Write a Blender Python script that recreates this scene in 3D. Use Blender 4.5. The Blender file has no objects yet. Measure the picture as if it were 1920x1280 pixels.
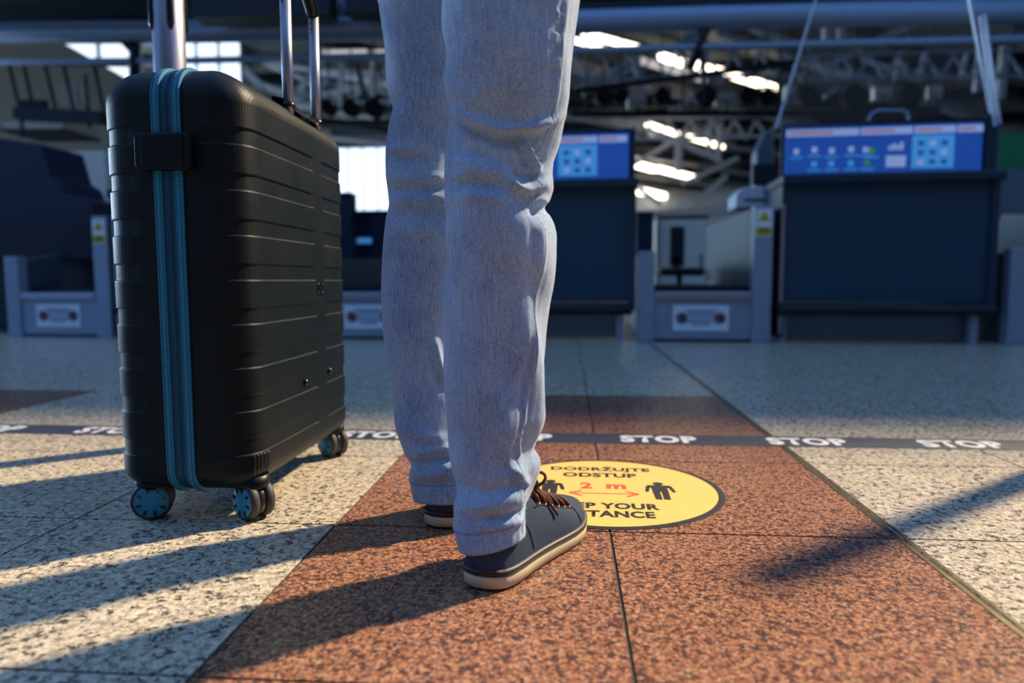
import bpy, bmesh, math, random
import numpy as np
from mathutils import Vector, Matrix
random.seed(7)
rng = np.random.default_rng(5)
sc = bpy.context.scene
col = sc.collection
# ------------------------------------------------------------------ camera
F, PITCH, YAW, ROLL, CAMH = 1324.4, 0.0862, 0.0793, -0.0032, 0.40
RC = (Matrix.Rotation(YAW, 3, 'Z') @ Matrix.Rotation(-PITCH, 3, 'X') @ Matrix.Rotation(ROLL, 3, 'Y').inverted())
cd = bpy.data.cameras.new('camera')
cam = bpy.data.objects.new('camera', cd)
col.objects.link(cam)
# blender camera looks along -Z with Y up: local (right, fwd, up) -> (x, -z, y)
cam.matrix_world = Matrix.Translation((0, 0, CAMH)) @ (RC @ Matrix.Rotation(math.pi / 2, 3, 'X')).to_4x4()
cd.sensor_width = 36.0
cd.lens = F / 1920 * 36.0
cd.clip_start, cd.clip_end = 0.05, 300
cd.dof.use_dof = True
cd.dof.focus_distance = 1.09
cd.dof.aperture_fstop = 2.3
sc.camera = cam
# ------------------------------------------------------------------ world, sun, exposure
w = bpy.data.worlds.new('sky')
sc.world = w
w.use_nodes = True
bg = w.node_tree.nodes['Background']
bg.inputs[0].default_value = (0.165, 0.365, 0.80, 1)
bg.inputs[1].default_value = 0.98
sd = bpy.data.lights.new('sun', 'SUN')
sd.energy = 8.0
sd.color = (1.0, 0.80, 0.54)
sd.angle = math.radians(2.4)
so = bpy.data.objects.new('sun', sd)
col.objects.link(so)
SUN_AZ, SUN_EL = math.radians(38.5), math.radians(40)
sdir = Vector((math.cos(SUN_AZ) * math.cos(SUN_EL), math.sin(SUN_AZ) * math.cos(SUN_EL), math.sin(SUN_EL)))
so.rotation_euler = sdir.to_track_quat('Z', 'Y').to_euler()
so.location = (8, 6, 9)
vs = sc.view_settings
vs.view_transform = 'Standard'
vs.look = 'None'
vs.gamma = 1.0
vs.exposure = 0.0
vs.use_curve_mapping = False

# ------------------------------------------------------------------ helpers
def ray(px, py):
    return RC @ Vector(((px - 960) / F, 1.0, -(py - 640) / F))
def at(px, py, Y):
    d = ray(px, py); return Vector((0, 0, CAMH)) + d * (Y / d.y)
def atZ(px, py, Z):
    d = ray(px, py); return Vector((0, 0, CAMH)) + d * ((Z - CAMH) / d.z)
RCN = np.array(RC)
def project(V):
    q = (np.asarray(V) - np.array([0, 0, CAMH])) @ RCN
    return np.stack([960 + F * q[:, 0] / q[:, 1], 640 - F * q[:, 2] / q[:, 1]], 1)

MATS = {}
def rgb(r, g, b):
    f = lambda c: (c / 255 / 12.92) if c / 255 <= 0.04045 else ((c / 255 + 0.055) / 1.055) ** 2.4
    return (f(r), f(g), f(b), 1)
def mat(name, color, rough=0.5, metal=0.0, spec=0.5, emit=None, estr=0.0, noise=0.0, nscale=40, bump=0.0, bscale=200, coat=0.0):
    m = bpy.data.materials.new(name); m.use_nodes = True
    nt = m.node_tree; b = nt.nodes['Principled BSDF']
    c = color if len(color) == 4 else (*color, 1)
    b.inputs['Base Color'].default_value = c
    b.inputs['Roughness'].default_value = rough
    b.inputs['Metallic'].default_value = metal
    b.inputs['Specular IOR Level'].default_value = spec
    b.inputs['Coat Weight'].default_value = coat
    if emit:
        b.inputs['Emission Color'].default_value = (*emit[:3], 1); b.inputs['Emission Strength'].default_value = estr
    if noise or bump:
        tc = nt.nodes.new('ShaderNodeTexCoord')
    if noise:
        n = nt.nodes.new('ShaderNodeTexNoise'); n.inputs['Scale'].default_value = nscale; n.inputs['Detail'].default_value = 4
        nt.links.new(tc.outputs['Object'], n.inputs['Vector'])
        mx = nt.nodes.new('ShaderNodeMix'); mx.data_type = 'RGBA'
        mx.inputs['A'].default_value = tuple(v * (1 - noise) for v in c[:3]) + (1,)
        mx.inputs['B'].default_value = tuple(min(1, v * (1 + noise)) for v in c[:3]) + (1,)
        nt.links.new(n.outputs['Fac'], mx.inputs['Factor']); nt.links.new(mx.outputs['Result'], b.inputs['Base Color'])
        mr = nt.nodes.new('ShaderNodeMapRange'); mr.inputs['To Min'].default_value = max(0.02, rough - 0.08); mr.inputs['To Max'].default_value = min(1, rough + 0.08)
        nt.links.new(n.outputs['Fac'], mr.inputs['Value']); nt.links.new(mr.outputs['Result'], b.inputs['Roughness'])
    if bump:
        n2 = nt.nodes.new('ShaderNodeTexNoise'); n2.inputs['Scale'].default_value = bscale; n2.inputs['Detail'].default_value = 2
        nt.links.new(tc.outputs['Object'], n2.inputs['Vector'])
        bp = nt.nodes.new('ShaderNodeBump'); bp.inputs['Strength'].default_value = bump; bp.inputs['Distance'].default_value = 0.001
        nt.links.new(n2.outputs['Fac'], bp.inputs['Height']); nt.links.new(bp.outputs['Normal'], b.inputs['Normal'])
    MATS[name] = m
    return m

class MB:
    """collects geometry for one mesh"""
    def __init__(s): s.v = []; s.f = []; s.smooth = []
    def add(s, vs, fs, smooth=False):
        o = len(s.v); s.v += [tuple(v) for v in vs]; s.f += [tuple(i + o for i in f) for f in fs]; s.smooth += [smooth] * len(fs); return s
    def box(s, c, h, R=None):
        """centre, half sizes, optional 3x3 rotation"""
        c = Vector(c); vs = []
        for z in (-1, 1):
            for y in (-1, 1):
                for x in (-1, 1):
                    p = Vector((x * h[0], y * h[1], z * h[2])); vs.append(c + (R @ p if R else p))
        return s.add(vs, [(0, 2, 3, 1), (4, 5, 7, 6), (0, 1, 5, 4), (2, 6, 7, 3), (0, 4, 6, 2), (1, 3, 7, 5)])
    def bx(s, x0, x1, y0, y1, z0, z1):
        return s.box(((x0 + x1) / 2, (y0 + y1) / 2, (z0 + z1) / 2), (abs(x1 - x0) / 2, abs(y1 - y0) / 2, abs(z1 - z0) / 2))
    def tube(s, pts, r, n=12, caps=True, smooth=True):
        pts = [Vector(p) for p in pts]; k = len(pts)
        rs = r if hasattr(r, '__len__') else [r] * k
        ref = None; vs = []
        for i, p in enumerate(pts):
            t = (pts[min(i + 1, k - 1)] - pts[max(i - 1, 0)]).normalized()
            if ref is None:
                ref = Vector((0, 0, 1)) if abs(t.z) < 0.9 else Vector((1, 0, 0))
            a = (ref - t * ref.dot(t)).normalized(); ref = a; b = t.cross(a)
            for j in range(n):
                q = 2 * math.pi * j / n; vs.append(p + (a * math.cos(q) + b * math.sin(q)) * rs[i])
        fs = [(i * n + j, i * n + (j + 1) % n, (i + 1) * n + (j + 1) % n, (i + 1) * n + j) for i in range(k - 1) for j in range(n)]
        s.add(vs, fs, smooth)
        if caps:
            o = len(s.v) - k * n
            s.f += [tuple(o + j for j in reversed(range(n))), tuple(o + (k - 1) * n + j for j in range(n))]; s.smooth += [False, False]
        return s
    def bar(s, a, b, wd, ht=None):
        """rectangular bar between two points"""
        a, b = Vector(a), Vector(b); ht = ht or wd; t = (b - a); L = t.length; t.normalize()
        up = Vector((0, 0, 1)) if abs(t.z) < 0.95 else Vector((0, 1, 0))
        x = t.cross(up).normalized(); z = x.cross(t)
        R = Matrix((x, t, z)).transposed()
        return s.box((a + b) / 2, (wd / 2, L / 2, ht / 2), R)
    def lathe(s, prof, c=(0, 0, 0), n=32, R=None, smooth=True):
        c = Vector(c); vs = []
        for r, z in prof:
            for j in range(n):
                q = 2 * math.pi * j / n; p = Vector((r * math.cos(q), r * math.sin(q), z)); vs.append(c + (R @ p if R else p))
        k = len(prof)
        fs = [(i * n + j, i * n + (j + 1) % n, (i + 1) * n + (j + 1) % n, (i + 1) * n + j) for i in range(k - 1) for j in range(n)]
        s.add(vs, fs, smooth)
        o = len(s.v) - k * n
        if prof[0][0] > 1e-6: s.f.append(tuple(o + j for j in reversed(range(n)))); s.smooth.append(False)
        if prof[-1][0] > 1e-6: s.f.append(tuple(o + (k - 1) * n + j for j in range(n))); s.smooth.append(False)
        return s
    def prism(s, poly, a0, a1, axis=1):
        """polygon in the two other axes, extruded along axis from a0 to a1"""
        def mk(p, a):
            q = [p[0], p[1]]; q.insert(axis, a); return tuple(q)
        n = len(poly); vs = [mk(p, a0) for p in poly] + [mk(p, a1) for p in poly]
        fs = [tuple(range(n)), tuple(reversed(range(n, 2 * n)))] + [(i, n + i, n + (i + 1) % n, (i + 1) % n) for i in range(n)]
        return s.add(vs, fs)
    def rows(s, rows, closed=True, cap0=False, cap1=False, smooth=True):
        n = len(rows[0]); k = len(rows); vs = [v for r in rows for v in r]; m = n if closed else n - 1
        fs = [(i * n + j, i * n + (j + 1) % n, (i + 1) * n + (j + 1) % n, (i + 1) * n + j) for i in range(k - 1) for j in range(m)]
        s.add(vs, fs, smooth); o = len(s.v) - k * n
        if cap0: s.f.append(tuple(o + j for j in reversed(range(n)))); s.smooth.append(False)
        if cap1: s.f.append(tuple(o + (k - 1) * n + j for j in range(n))); s.smooth.append(False)
        return s
    def mesh(s, name):
        me = bpy.data.meshes.new(name); me.from_pydata(s.v, [], s.f)
        me.polygons.foreach_set('use_smooth', s.smooth)
        bm = bmesh.new(); bm.from_mesh(me); bmesh.ops.recalc_face_normals(bm, faces=bm.faces); bm.to_mesh(me); bm.free()
        return me
    def build(s, name, m, parent=None, bevel=0.0, seg=2):
        me = s.mesh(name); o = bpy.data.objects.new(name, me); col.objects.link(o)
        if m: me.materials.append(m if not isinstance(m, str) else MATS[m])
        if parent: o.parent = parent
        if bevel:
            b = o.modifiers.new('bevel', 'BEVEL'); b.width = bevel; b.segments = seg; b.limit_method = 'ANGLE'; b.angle_limit = math.radians(40)
            b.harden_normals = False
        return o
def tag(o, label=None, cat=None, group=None, kind=None):
    if label: o['label'] = label
    if cat: o['category'] = cat
    if group: o['group'] = group
    if kind: o['kind'] = kind
    return o
def thing(name, label, cat, loc=(0, 0, 0), rz=0.0, group=None, kind=None):
    o = bpy.data.objects.new(name, None); col.objects.link(o); o.empty_display_size = 0.1
    o.location = loc; o.rotation_euler = (0, 0, rz)
    return tag(o, label, cat, group, kind)
def text_mesh(txt, width, height, name, m, parent, c, bold=0.02, flat='floor', spacing=1.0):
    """lettering stretched to width x height, centred at c; flat on the floor or standing in the XZ plane"""
    cu = bpy.data.curves.new('lettering', 'FONT'); cu.body = txt; cu.offset = bold; cu.space_character = spacing; cu.resolution_u = 4
    cu.extrude = 0.0
    tmp = bpy.data.objects.new('lettering', cu); col.objects.link(tmp)
    dg = bpy.context.evaluated_depsgraph_get()
    me = bpy.data.meshes.new_from_object(tmp.evaluated_get(dg)); bpy.data.objects.remove(tmp); bpy.data.curves.remove(cu)
    v = np.zeros(len(me.vertices) * 3); me.vertices.foreach_get('co', v); v = v.reshape(-1, 3)
    lo, hi = v.min(0), v.max(0)
    x = ((v[:, 0] - lo[0]) / (hi[0] - lo[0]) - 0.5) * width
    y = ((v[:, 1] - lo[1]) / (hi[1] - lo[1]) - 0.5) * height
    out = np.stack([x, y, np.zeros_like(x)], 1) if flat == 'floor' else np.stack([x, np.zeros_like(x), y], 1)
    out += np.array(c)
    me.vertices.foreach_set('co', out.ravel()); me.materials.clear(); me.materials.append(MATS[m])
    o = bpy.data.objects.new(name, me); col.objects.link(o); o.parent = parent
    return o

# ------------------------------------------------------------------ materials
def granite(name, red):
    m = bpy.data.materials.new(name); m.use_nodes = True; nt = m.node_tree; N = nt.nodes; Lk = nt.links.new
    b = N['Principled BSDF']
    geo = N.new('ShaderNodeNewGeometry'); oi = N.new('ShaderNodeObjectInfo')
    off = N.new('ShaderNodeVectorMath'); off.operation = 'SCALE'; off.inputs[0].default_value = (3.1, 5.7, 0)
    Lk(oi.outputs['Random'], off.inputs['Scale'])
    ad = N.new('ShaderNodeVectorMath'); ad.operation = 'ADD'; Lk(geo.outputs['Position'], ad.inputs[0]); Lk(off.outputs[0], ad.inputs[1])
    # warp so that the grains are ragged
    wn = N.new('ShaderNodeTexNoise'); wn.inputs['Scale'].default_value = 260; wn.inputs['Detail'].default_value = 2; Lk(ad.outputs[0], wn.inputs['Vector'])
    ws = N.new('ShaderNodeVectorMath'); ws.operation = 'MULTIPLY_ADD'; ws.inputs[1].default_value = (0.004, 0.004, 0); Lk(wn.outputs['Color'], ws.inputs[0]); Lk(ad.outputs[0], ws.inputs[2])
    def noi(scale, det, seed):
        a_ = N.new('ShaderNodeVectorMath'); a_.operation = 'ADD'; a_.inputs[1].default_value = (seed, seed * .7, seed * 1.3); Lk(ws.outputs[0], a_.inputs[0])
        n_ = N.new('ShaderNodeTexNoise'); n_.inputs['Scale'].default_value = scale; n_.inputs['Detail'].default_value = det; n_.inputs['Roughness'].default_value = .6
        Lk(a_.outputs[0], n_.inputs['Vector']); return n_.outputs['Fac']
    def ramp(src, els):
        r = N.new('ShaderNodeValToRGB'); e = r.color_ramp.elements
        e[0].position, e[0].color = els[0]; e[1].position, e[1].color = els[1]
        for p, c in els[2:]:
            x = e.new(p); x.color = c
        Lk(src, r.inputs[0]); return r.outputs[0]
    def over(base, src, lo, hi, colr, amt):
        m_ = N.new('ShaderNodeMapRange'); m_.inputs['From Min'].default_value = lo; m_.inputs['From Max'].default_value = hi; m_.inputs['To Max'].default_value = amt
        Lk(src, m_.inputs['Value'])
        x = N.new('ShaderNodeMix'); x.data_type = 'RGBA'; Lk(m_.outputs['Result'], x.inputs['Factor']); Lk(base, x.inputs['A']); x.inputs['B'].default_value = colr
        return x.outputs['Result']
    big = N.new('ShaderNodeTexNoise'); big.inputs['Scale'].default_value = 9; big.inputs['Detail'].default_value = 3; Lk(ad.outputs[0], big.inputs['Vector'])
    if red:
        c = ramp(noi(145, 4, 0), [(.36, rgb(112, 64, 48)), (.46, rgb(146, 90, 62)), (.54, rgb(170, 112, 74)), (.66, rgb(188, 136, 94))])
        c = over(c, noi(180, 2, 5), .57, .61, rgb(196, 166, 134), .7)
        c = over(c, noi(128, 3, 9), .53, .57, rgb(58, 44, 46), .85)
        c = over(c, noi(225, 2, 14), .56, .60, rgb(78, 50, 44), .8)
    else:
        c = ramp(noi(90, 4, 0), [(.38, rgb(176, 160, 134)), (.50, rgb(208, 194, 166)), (.62, rgb(224, 212, 186))])
        c = over(c, noi(80, 4, 5), .52, .60, rgb(150, 136, 124), .8)
        c = over(c, noi(105, 3, 9), .565, .60, rgb(62, 60, 64), .92)
        c = over(c, noi(210, 2, 14), .60, .63, rgb(88, 80, 78), .75)
    hs = N.new('ShaderNodeHueSaturation'); hs.inputs['Saturation'].default_value = 0.94; mr = N.new('ShaderNodeMapRange'); mr.inputs['To Min'].default_value = 0.82; mr.inputs['To Max'].default_value = 1.15
    Lk(big.outputs['Fac'], mr.inputs['Value']); Lk(mr.outputs['Result'], hs.inputs['Value']); Lk(c, hs.inputs['Color'])
    Lk(hs.outputs[0], b.inputs['Base Color'])
    b.inputs['Roughness'].default_value = 0.27
    b.inputs['Specular IOR Level'].default_value = 0.5
    bp = N.new('ShaderNodeBump'); bp.inputs['Strength'].default_value = 0.05; bp.inputs['Distance'].default_value = 0.0005
    Lk(wn.outputs['Fac'], bp.inputs['Height']); Lk(bp.outputs[0], b.inputs['Normal'])
    MATS[name] = m
granite('granite_red', True)
granite('granite_white', False)
mat('grout', rgb(48, 44, 40), 0.8, noise=0.2)
mat('floor_slab', rgb(120, 116, 106), 0.35, noise=0.35, nscale=60)
mat('trim_metal', rgb(126, 118, 92), 0.35, 0.9, noise=0.15)
mat('tape_navy', rgb(52, 60, 74), 0.45, noise=0.12, nscale=30)
mat('tape_white', rgb(226, 224, 220), 0.5)
mat('sticker_yellow', rgb(240, 194, 108), 0.4, noise=0.03, nscale=20)
mat('sticker_black', rgb(44, 44, 46), 0.45)
mat('sticker_red', rgb(232, 84, 78), 0.45)
mat('teal', rgb(28, 128, 162), 0.5, noise=0.10, nscale=60)
mat('teal_dark', rgb(10, 70, 98), 0.6)
mat('teal_stitch', rgb(10, 60, 86), 0.7)
mat('zip_metal', rgb(40, 110, 136), 0.35, 0.6)
mat('hub_blue', rgb(36, 136, 176), 0.5)
mat('rubber', rgb(58, 55, 54), 0.6, noise=0.3, nscale=90)
mat('wheel_core', rgb(36, 36, 38), 0.3, noise=0.4, nscale=120)
mat('black_plastic', rgb(6, 14, 18), 0.42, spec=0.3)
mat('black_gloss', rgb(12, 14, 16), 0.22)
mat('alu', rgb(160, 160, 172), 0.40, 0.9, noise=0.05, nscale=20)
mat('panel_grey', rgb(74, 88, 100), 0.5, 0.2, noise=0.1, nscale=6)
mat('alu_brushed', rgb(146, 158, 176), 0.45, 0.25, noise=0.10, nscale=12)
mat('chrome', rgb(196, 194, 196), 0.2, 1.0)
mat('shoe_sole', rgb(200, 184, 150), 0.6, noise=0.10, nscale=60)
mat('shoe_stripe', rgb(40, 30, 32), 0.5)
mat('lace', rgb(92, 44, 30), 0.8, bump=0.6, bscale=900)
mat('brass', rgb(206, 156, 98), 0.3, 1.0)
mat('navy_panel', rgb(8, 58, 80), 0.5, noise=0.06, nscale=3)
mat('navy_frame', rgb(10, 46, 66), 0.4)
mat('bumper', rgb(14, 22, 30), 0.5)
mat('plinth', rgb(92, 108, 124), 0.35, 0.4, noise=0.08, nscale=5)
mat('belt', rgb(18, 24, 28), 0.7, noise=0.3, nscale=60)
mat('sign_white', rgb(224, 232, 244), 0.5)
mat('print_grey', rgb(110, 128, 156), 0.6)
mat('print_red', rgb(160, 120, 140), 0.6)
mat('print_dark', rgb(60, 50, 60), 0.6)
mat('warn_yellow', rgb(206, 190, 20), 0.5)
mat('display_blue', rgb(16, 54, 130), 0.4, emit=(0.010, 0.06, 0.30), estr=0.75)
mat('display_light', rgb(60, 140, 200), 0.4, emit=(0.06, 0.30, 0.66), estr=0.55)
mat('display_white', rgb(150, 176, 220), 0.4, emit=(0.34, 0.44, 0.72), estr=0.45)
mat('display_red', rgb(190, 90, 90), 0.4, emit=(0.4, 0.1, 0.12), estr=0.4)
mat('display_green', rgb(60, 150, 60), 0.4, emit=(0.08, 0.3, 0.06), estr=0.4)
mat('green_board', rgb(0, 74, 44), 0.6, emit=(0.0, 0.05, 0.03), estr=0.3)
mat('desk_white', rgb(206, 214, 222), 0.5)
mat('cream', rgb(232, 220, 204), 0.6, noise=0.06, nscale=3)
mat('wall_beige', rgb(196, 184, 158), 0.8, noise=0.05, nscale=2)
mat('steel_blue', rgb(142, 164, 188), 0.4, 0.3, noise=0.06, nscale=2)
mat('steel_dark', rgb(26, 34, 42), 0.5, 0.2)
mat('steel_light', rgb(170, 174, 182), 0.45, 0.3)
mat('header_dark', rgb(24, 32, 46), 0.7, noise=0.1, nscale=1)
mat('header_navy', rgb(10, 22, 52), 0.6)
mat('deck', rgb(150, 152, 150), 0.8, noise=0.12, nscale=1.5)
mat('wall_back', rgb(150, 154, 158), 0.8, noise=0.2, nscale=0.6)
mat('wall_cool', rgb(22, 32, 44), 0.8, noise=0.1, nscale=0.6)
mat('window_lit', rgb(220, 235, 250), 0.3, emit=(0.74, 0.88, 1.0), estr=1.5)
mat('hall_fill_glow', rgb(220, 235, 250), 0.3, emit=(0.55, 0.78, 1.0), estr=18.0)  # strong bluish glow of the added fill panes, lights the roof deck
mat('lamp_warm', rgb(255, 240, 214), 0.4, emit=(1.0, 0.86, 0.66), estr=6.0)
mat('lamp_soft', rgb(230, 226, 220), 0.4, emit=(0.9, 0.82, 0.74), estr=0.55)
mat('chair_black', rgb(12, 18, 24), 0.7)

def acrylic():
    m = bpy.data.materials.new('acrylic'); m.use_nodes = True; nt = m.node_tree; N = nt.nodes
    b = N['Principled BSDF']; b.inputs['Base Color'].default_value = (0.95, 0.98, 1, 1); b.inputs['Roughness'].default_value = 0.08
    t = N.new('ShaderNodeBsdfTransparent'); t.inputs[0].default_value = (0.97, 0.985, 1, 1)
    mx = N.new('ShaderNodeMixShader'); fr = N.new('ShaderNodeFresnel'); fr.inputs[0].default_value = 1.35
    nt.links.new(fr.outputs[0], mx.inputs[0]); nt.links.new(t.outputs[0], mx.inputs[1]); nt.links.new(b.outputs[0], mx.inputs[2])
    nt.links.new(mx.outputs[0], N['Material Output'].inputs[0]); MATS['acrylic'] = m
acrylic()
mat('acrylic_edge', rgb(190, 206, 232), 0.25, noise=0.1)

def suitcase_mat():
    m = mat('case_shell', rgb(6, 18, 23), 0.42, spec=0.27); nt = m.node_tree; N = nt.nodes; b = N['Principled BSDF']
    geo = N.new('ShaderNodeTexCoord')
    v = N.new('ShaderNodeTexVoronoi'); v.inputs['Scale'].default_value = 420; v.inputs['Randomness'].default_value = 0.0
    nt.links.new(geo.outputs['Object'], v.inputs['Vector'])
    n = N.new('ShaderNodeTexNoise'); n.inputs['Scale'].default_value = 14; n.inputs['Detail'].default_value = 6; nt.links.new(geo.outputs['Object'], n.inputs['Vector'])
    bp = N.new('ShaderNodeBump'); bp.inputs['Strength'].default_value = 0.55; bp.inputs['Distance'].default_value = 0.0008
    nt.links.new(v.outputs['Distance'], bp.inputs['Height']); nt.links.new(bp.outputs[0], b.inputs['Normal'])
    mr = N.new('ShaderNodeMapRange'); mr.inputs['To Min'].default_value = 0.36; mr.inputs['To Max'].default_value = 0.50
    nt.links.new(n.outputs['Fac'], mr.inputs['Value']); nt.links.new(mr.outputs['Result'], b.inputs['Roughness'])
suitcase_mat()

def denim():
    m = mat('denim', rgb(120, 140, 170), 0.9, spec=0.15); nt = m.node_tree; N = nt.nodes; b = N['Principled BSDF']; Lk = nt.links.new
    tc = N.new('ShaderNodeTexCoord')
    mp = N.new('ShaderNodeMapping'); mp.inputs['Scale'].default_value = (520, 520, 34); Lk(tc.outputs['Object'], mp.inputs['Vector'])
    n1 = N.new('ShaderNodeTexNoise'); n1.inputs['Scale'].default_value = 1.0; n1.inputs['Detail'].default_value = 2; Lk(mp.outputs[0], n1.inputs['Vector'])
    n2 = N.new('ShaderNodeTexNoise'); n2.inputs['Scale'].default_value = 850; n2.inputs['Detail'].default_value = 1; Lk(tc.outputs['Object'], n2.inputs['Vector'])
    n3 = N.new('ShaderNodeTexNoise'); n3.inputs['Scale'].default_value = 12; n3.inputs['Detail'].default_value = 5; Lk(tc.outputs['Object'], n3.inputs['Vector'])
    a = N.new('ShaderNodeMath'); a.operation = 'MULTIPLY_ADD'; a.inputs[1].default_value = 0.34; Lk(n1.outputs['Fac'], a.inputs[0])
    s2 = N.new('ShaderNodeMath'); s2.operation = 'MULTIPLY'; s2.inputs[1].default_value = 0.72; Lk(n2.outputs['Fac'], s2.inputs[0]); Lk(s2.outputs[0], a.inputs[2])
    a2 = N.new('ShaderNodeMath'); a2.operation = 'MULTIPLY_ADD'; a2.inputs[1].default_value = 0.34; Lk(n3.outputs['Fac'], a2.inputs[0]); Lk(a.outputs[0], a2.inputs[2])
    r = N.new('ShaderNodeValToRGB'); e = r.color_ramp.elements
    e[0].position, e[0].color = 0.46, rgb(68, 102, 148); e[1].position, e[1].color = 0.90, rgb(186, 206, 228)
    Lk(a2.outputs[0], r.inputs[0]); Lk(r.outputs[0], b.inputs['Base Color'])
    bp = N.new('ShaderNodeBump'); bp.inputs['Strength'].default_value = 0.35; bp.inputs['Distance'].default_value = 0.0006
    Lk(a.outputs[0], bp.inputs['Height']); Lk(bp.outputs[0], b.inputs['Normal'])
    b.inputs['Sheen Weight'].default_value = 0.25; b.inputs['Sheen Roughness'].default_value = 0.5
denim()
mat('denim_seam', rgb(126, 142, 168), 0.9, spec=0.1, noise=0.3, nscale=300)
mat('canvas', rgb(52, 66, 84), 0.85, spec=0.2, noise=0.22, nscale=700, bump=0.5, bscale=1400)
mat('canvas_seam', rgb(26, 34, 44), 0.8)

# ------------------------------------------------------------------ floor
X0, Y0, T = -0.3807, 1.107, 0.4488
fl = MB().bx(-40, 40, -6, 62, -0.12, -0.003).build('floor', 'floor_slab')
tag(fl, 'polished granite floor of the hall', kind='structure')
g_ = 0.0023
tm = MB().bx(g_, T - g_, g_, T - g_, -0.02, 0)
tile_me = {}
for nm in ('granite_white', 'granite_red'):
    me = tm.mesh('tile'); me.materials.append(MATS[nm]); tile_me[nm] = me
gr = MB().bx(X0 - 10 * T, X0 + 10 * T, Y0 - 3 * T, Y0 + 9 * T, -0.0028, -0.0022).build('grout', 'grout', fl)
for j in range(-2, 9):
    for i in range(-10, 10):
        x, y = X0 + i * T, Y0 + j * T
        yc = y + T
        if x + T < -0.80 * yc - 0.35 or x > 0.70 * yc + 0.35: continue
        red = (i % 5) in (0, 1) and j < 3
        o = bpy.data.objects.new('tile', tile_me['granite_red' if red else 'granite_white']); col.objects.link(o)
        o.location = (x, y, 0); o.parent = fl
tr = MB()
xj = X0 + 2 * T
tr.bx(xj - 0.009, xj - 0.0035, -0.5, 4.55, -0.01, 0.0008); tr.bx(xj + 0.0035, xj + 0.009, -0.5, 4.55, -0.01, 0.0008); tr.bx(xj - 0.0036, xj + 0.0036, -0.5, 4.55, -0.01, -0.001)
tag(tr.build('trim_1', 'trim_metal'), 'thin metal expansion strip along the red granite band', kind='structure')

# ------------------------------------------------------------------ hall shell
def wall(name, mb, m, label): return tag(mb.build(name, m), label, kind='structure')
HY = 7.6
hdr = wall('wall_back', MB().bx(-16, 16, HY, HY + 0.3, 3.33, 6.95), 'header_dark', 'dark bulkhead hanging over the check-in row')
wall('wall_right', MB().bx(5.1, 16, HY - 0.4, HY - 0.02, 0, 6.95), 'wall_back', 'solid side wall of the hall')
wall('wall_front', MB().bx(-8, 16, -7.3, -7, 0, 8.0), 'wall_cool', 'wall of the hall behind the viewer')
wall('ceiling', MB().bx(-30, 34, HY + 0.4, 62, 8.0, 8.3), 'deck', 'dark roof deck of the hall')
wall('wall_far', MB().bx(-30, 34, 60, 60.3, 0, 8.0), 'wall_back', 'far end wall of the hall')
wall('wall_side', MB().bx(33.7, 34, HY + 0.4, 60, 0, 8.0), 'wall_back', 'far right wall of the hall')
wall('wall_end', MB().bx(-30, -29.7, HY + 0.4, 60, 0, 8.0), 'wall_back', 'far left wall of the hall')
# partition at the left with a sloping top edge
def poly_at(pts, Y): return [(at(x, y, Y).x, at(x, y, Y).z) for x, y in pts]
wall('wall_left', MB().prism(poly_at([(-260, 76), (108, 76), (236, 148), (262, 210), (262, 470), (262, 523), (-260, 523)], 11.0), 11.0, 11.25), 'wall_beige', 'beige partition wall with sloping top edge')

# lit windows: frame + panes
def window(name, x0, y0, x1, y1, Y, nx, ny, label, m='window_lit'):
    a, b = at(x0, y1, Y), at(x1, y0, Y)
    fr = MB(); bw = (b.x - a.x) / nx * 0.02 + 0.014
    for i in range(nx + 1):
        x = a.x + (b.x - a.x) * i / nx; fr.bx(x - bw, x + bw, Y - 0.06, Y + 0.02, a.z, b.z)
    for j in range(ny + 1):
        z = a.z + (b.z - a.z) * j / ny; fr.bx(a.x, b.x, Y - 0.05, Y + 0.02, z - bw, z + bw)
    root = tag(fr.build(name, 'steel_light'), label, kind='structure')
    for i in range(nx):
        for j in range(ny):
            xa, xb = a.x + (b.x - a.x) * i / nx, a.x + (b.x - a.x) * (i + 1) / nx
            za, zb = a.z + (b.z - a.z) * j / ny, a.z + (b.z - a.z) * (j + 1) / ny
            MB().bx(xa, xb, Y + 0.025, Y + 0.04, za, zb).build('pane', m, root)
window('window_1', 40, 66, 262, 196, 14.0, 3, 1, 'bright clerestory window above the beige partition')
window('window_2', 330, 74, 452, 172, 16.0, 3, 1, 'bright window behind the suitcase')
window('window_3', 600, 275, 790, 396, 30.0, 7, 1, 'bright glazed curtain wall at the far left end')

# added strip of glowing panes on the far left wall, brightens the hall
g4 = MB()
for k in range(25): g4.bx(-29.7, -29.55, 9 + k * 2.05, 9.08 + k * 2.05, 2.4, 7.6)
g4.bx(-29.7, -29.5, 9, 58.3, 2.3, 2.42); g4.bx(-29.7, -29.5, 9, 58.3, 7.58, 7.7)
g4 = tag(g4.build('hall_fill_strip', 'steel_light'), 'added strip of glowing panes along the far left wall, lighting the hall', kind='structure')
for k in range(24): MB().bx(-29.68, -29.66, 9.08 + k * 2.05, 11.05 + k * 2.05, 2.42, 7.58).build('pane', 'hall_fill_glow', g4)
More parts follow.
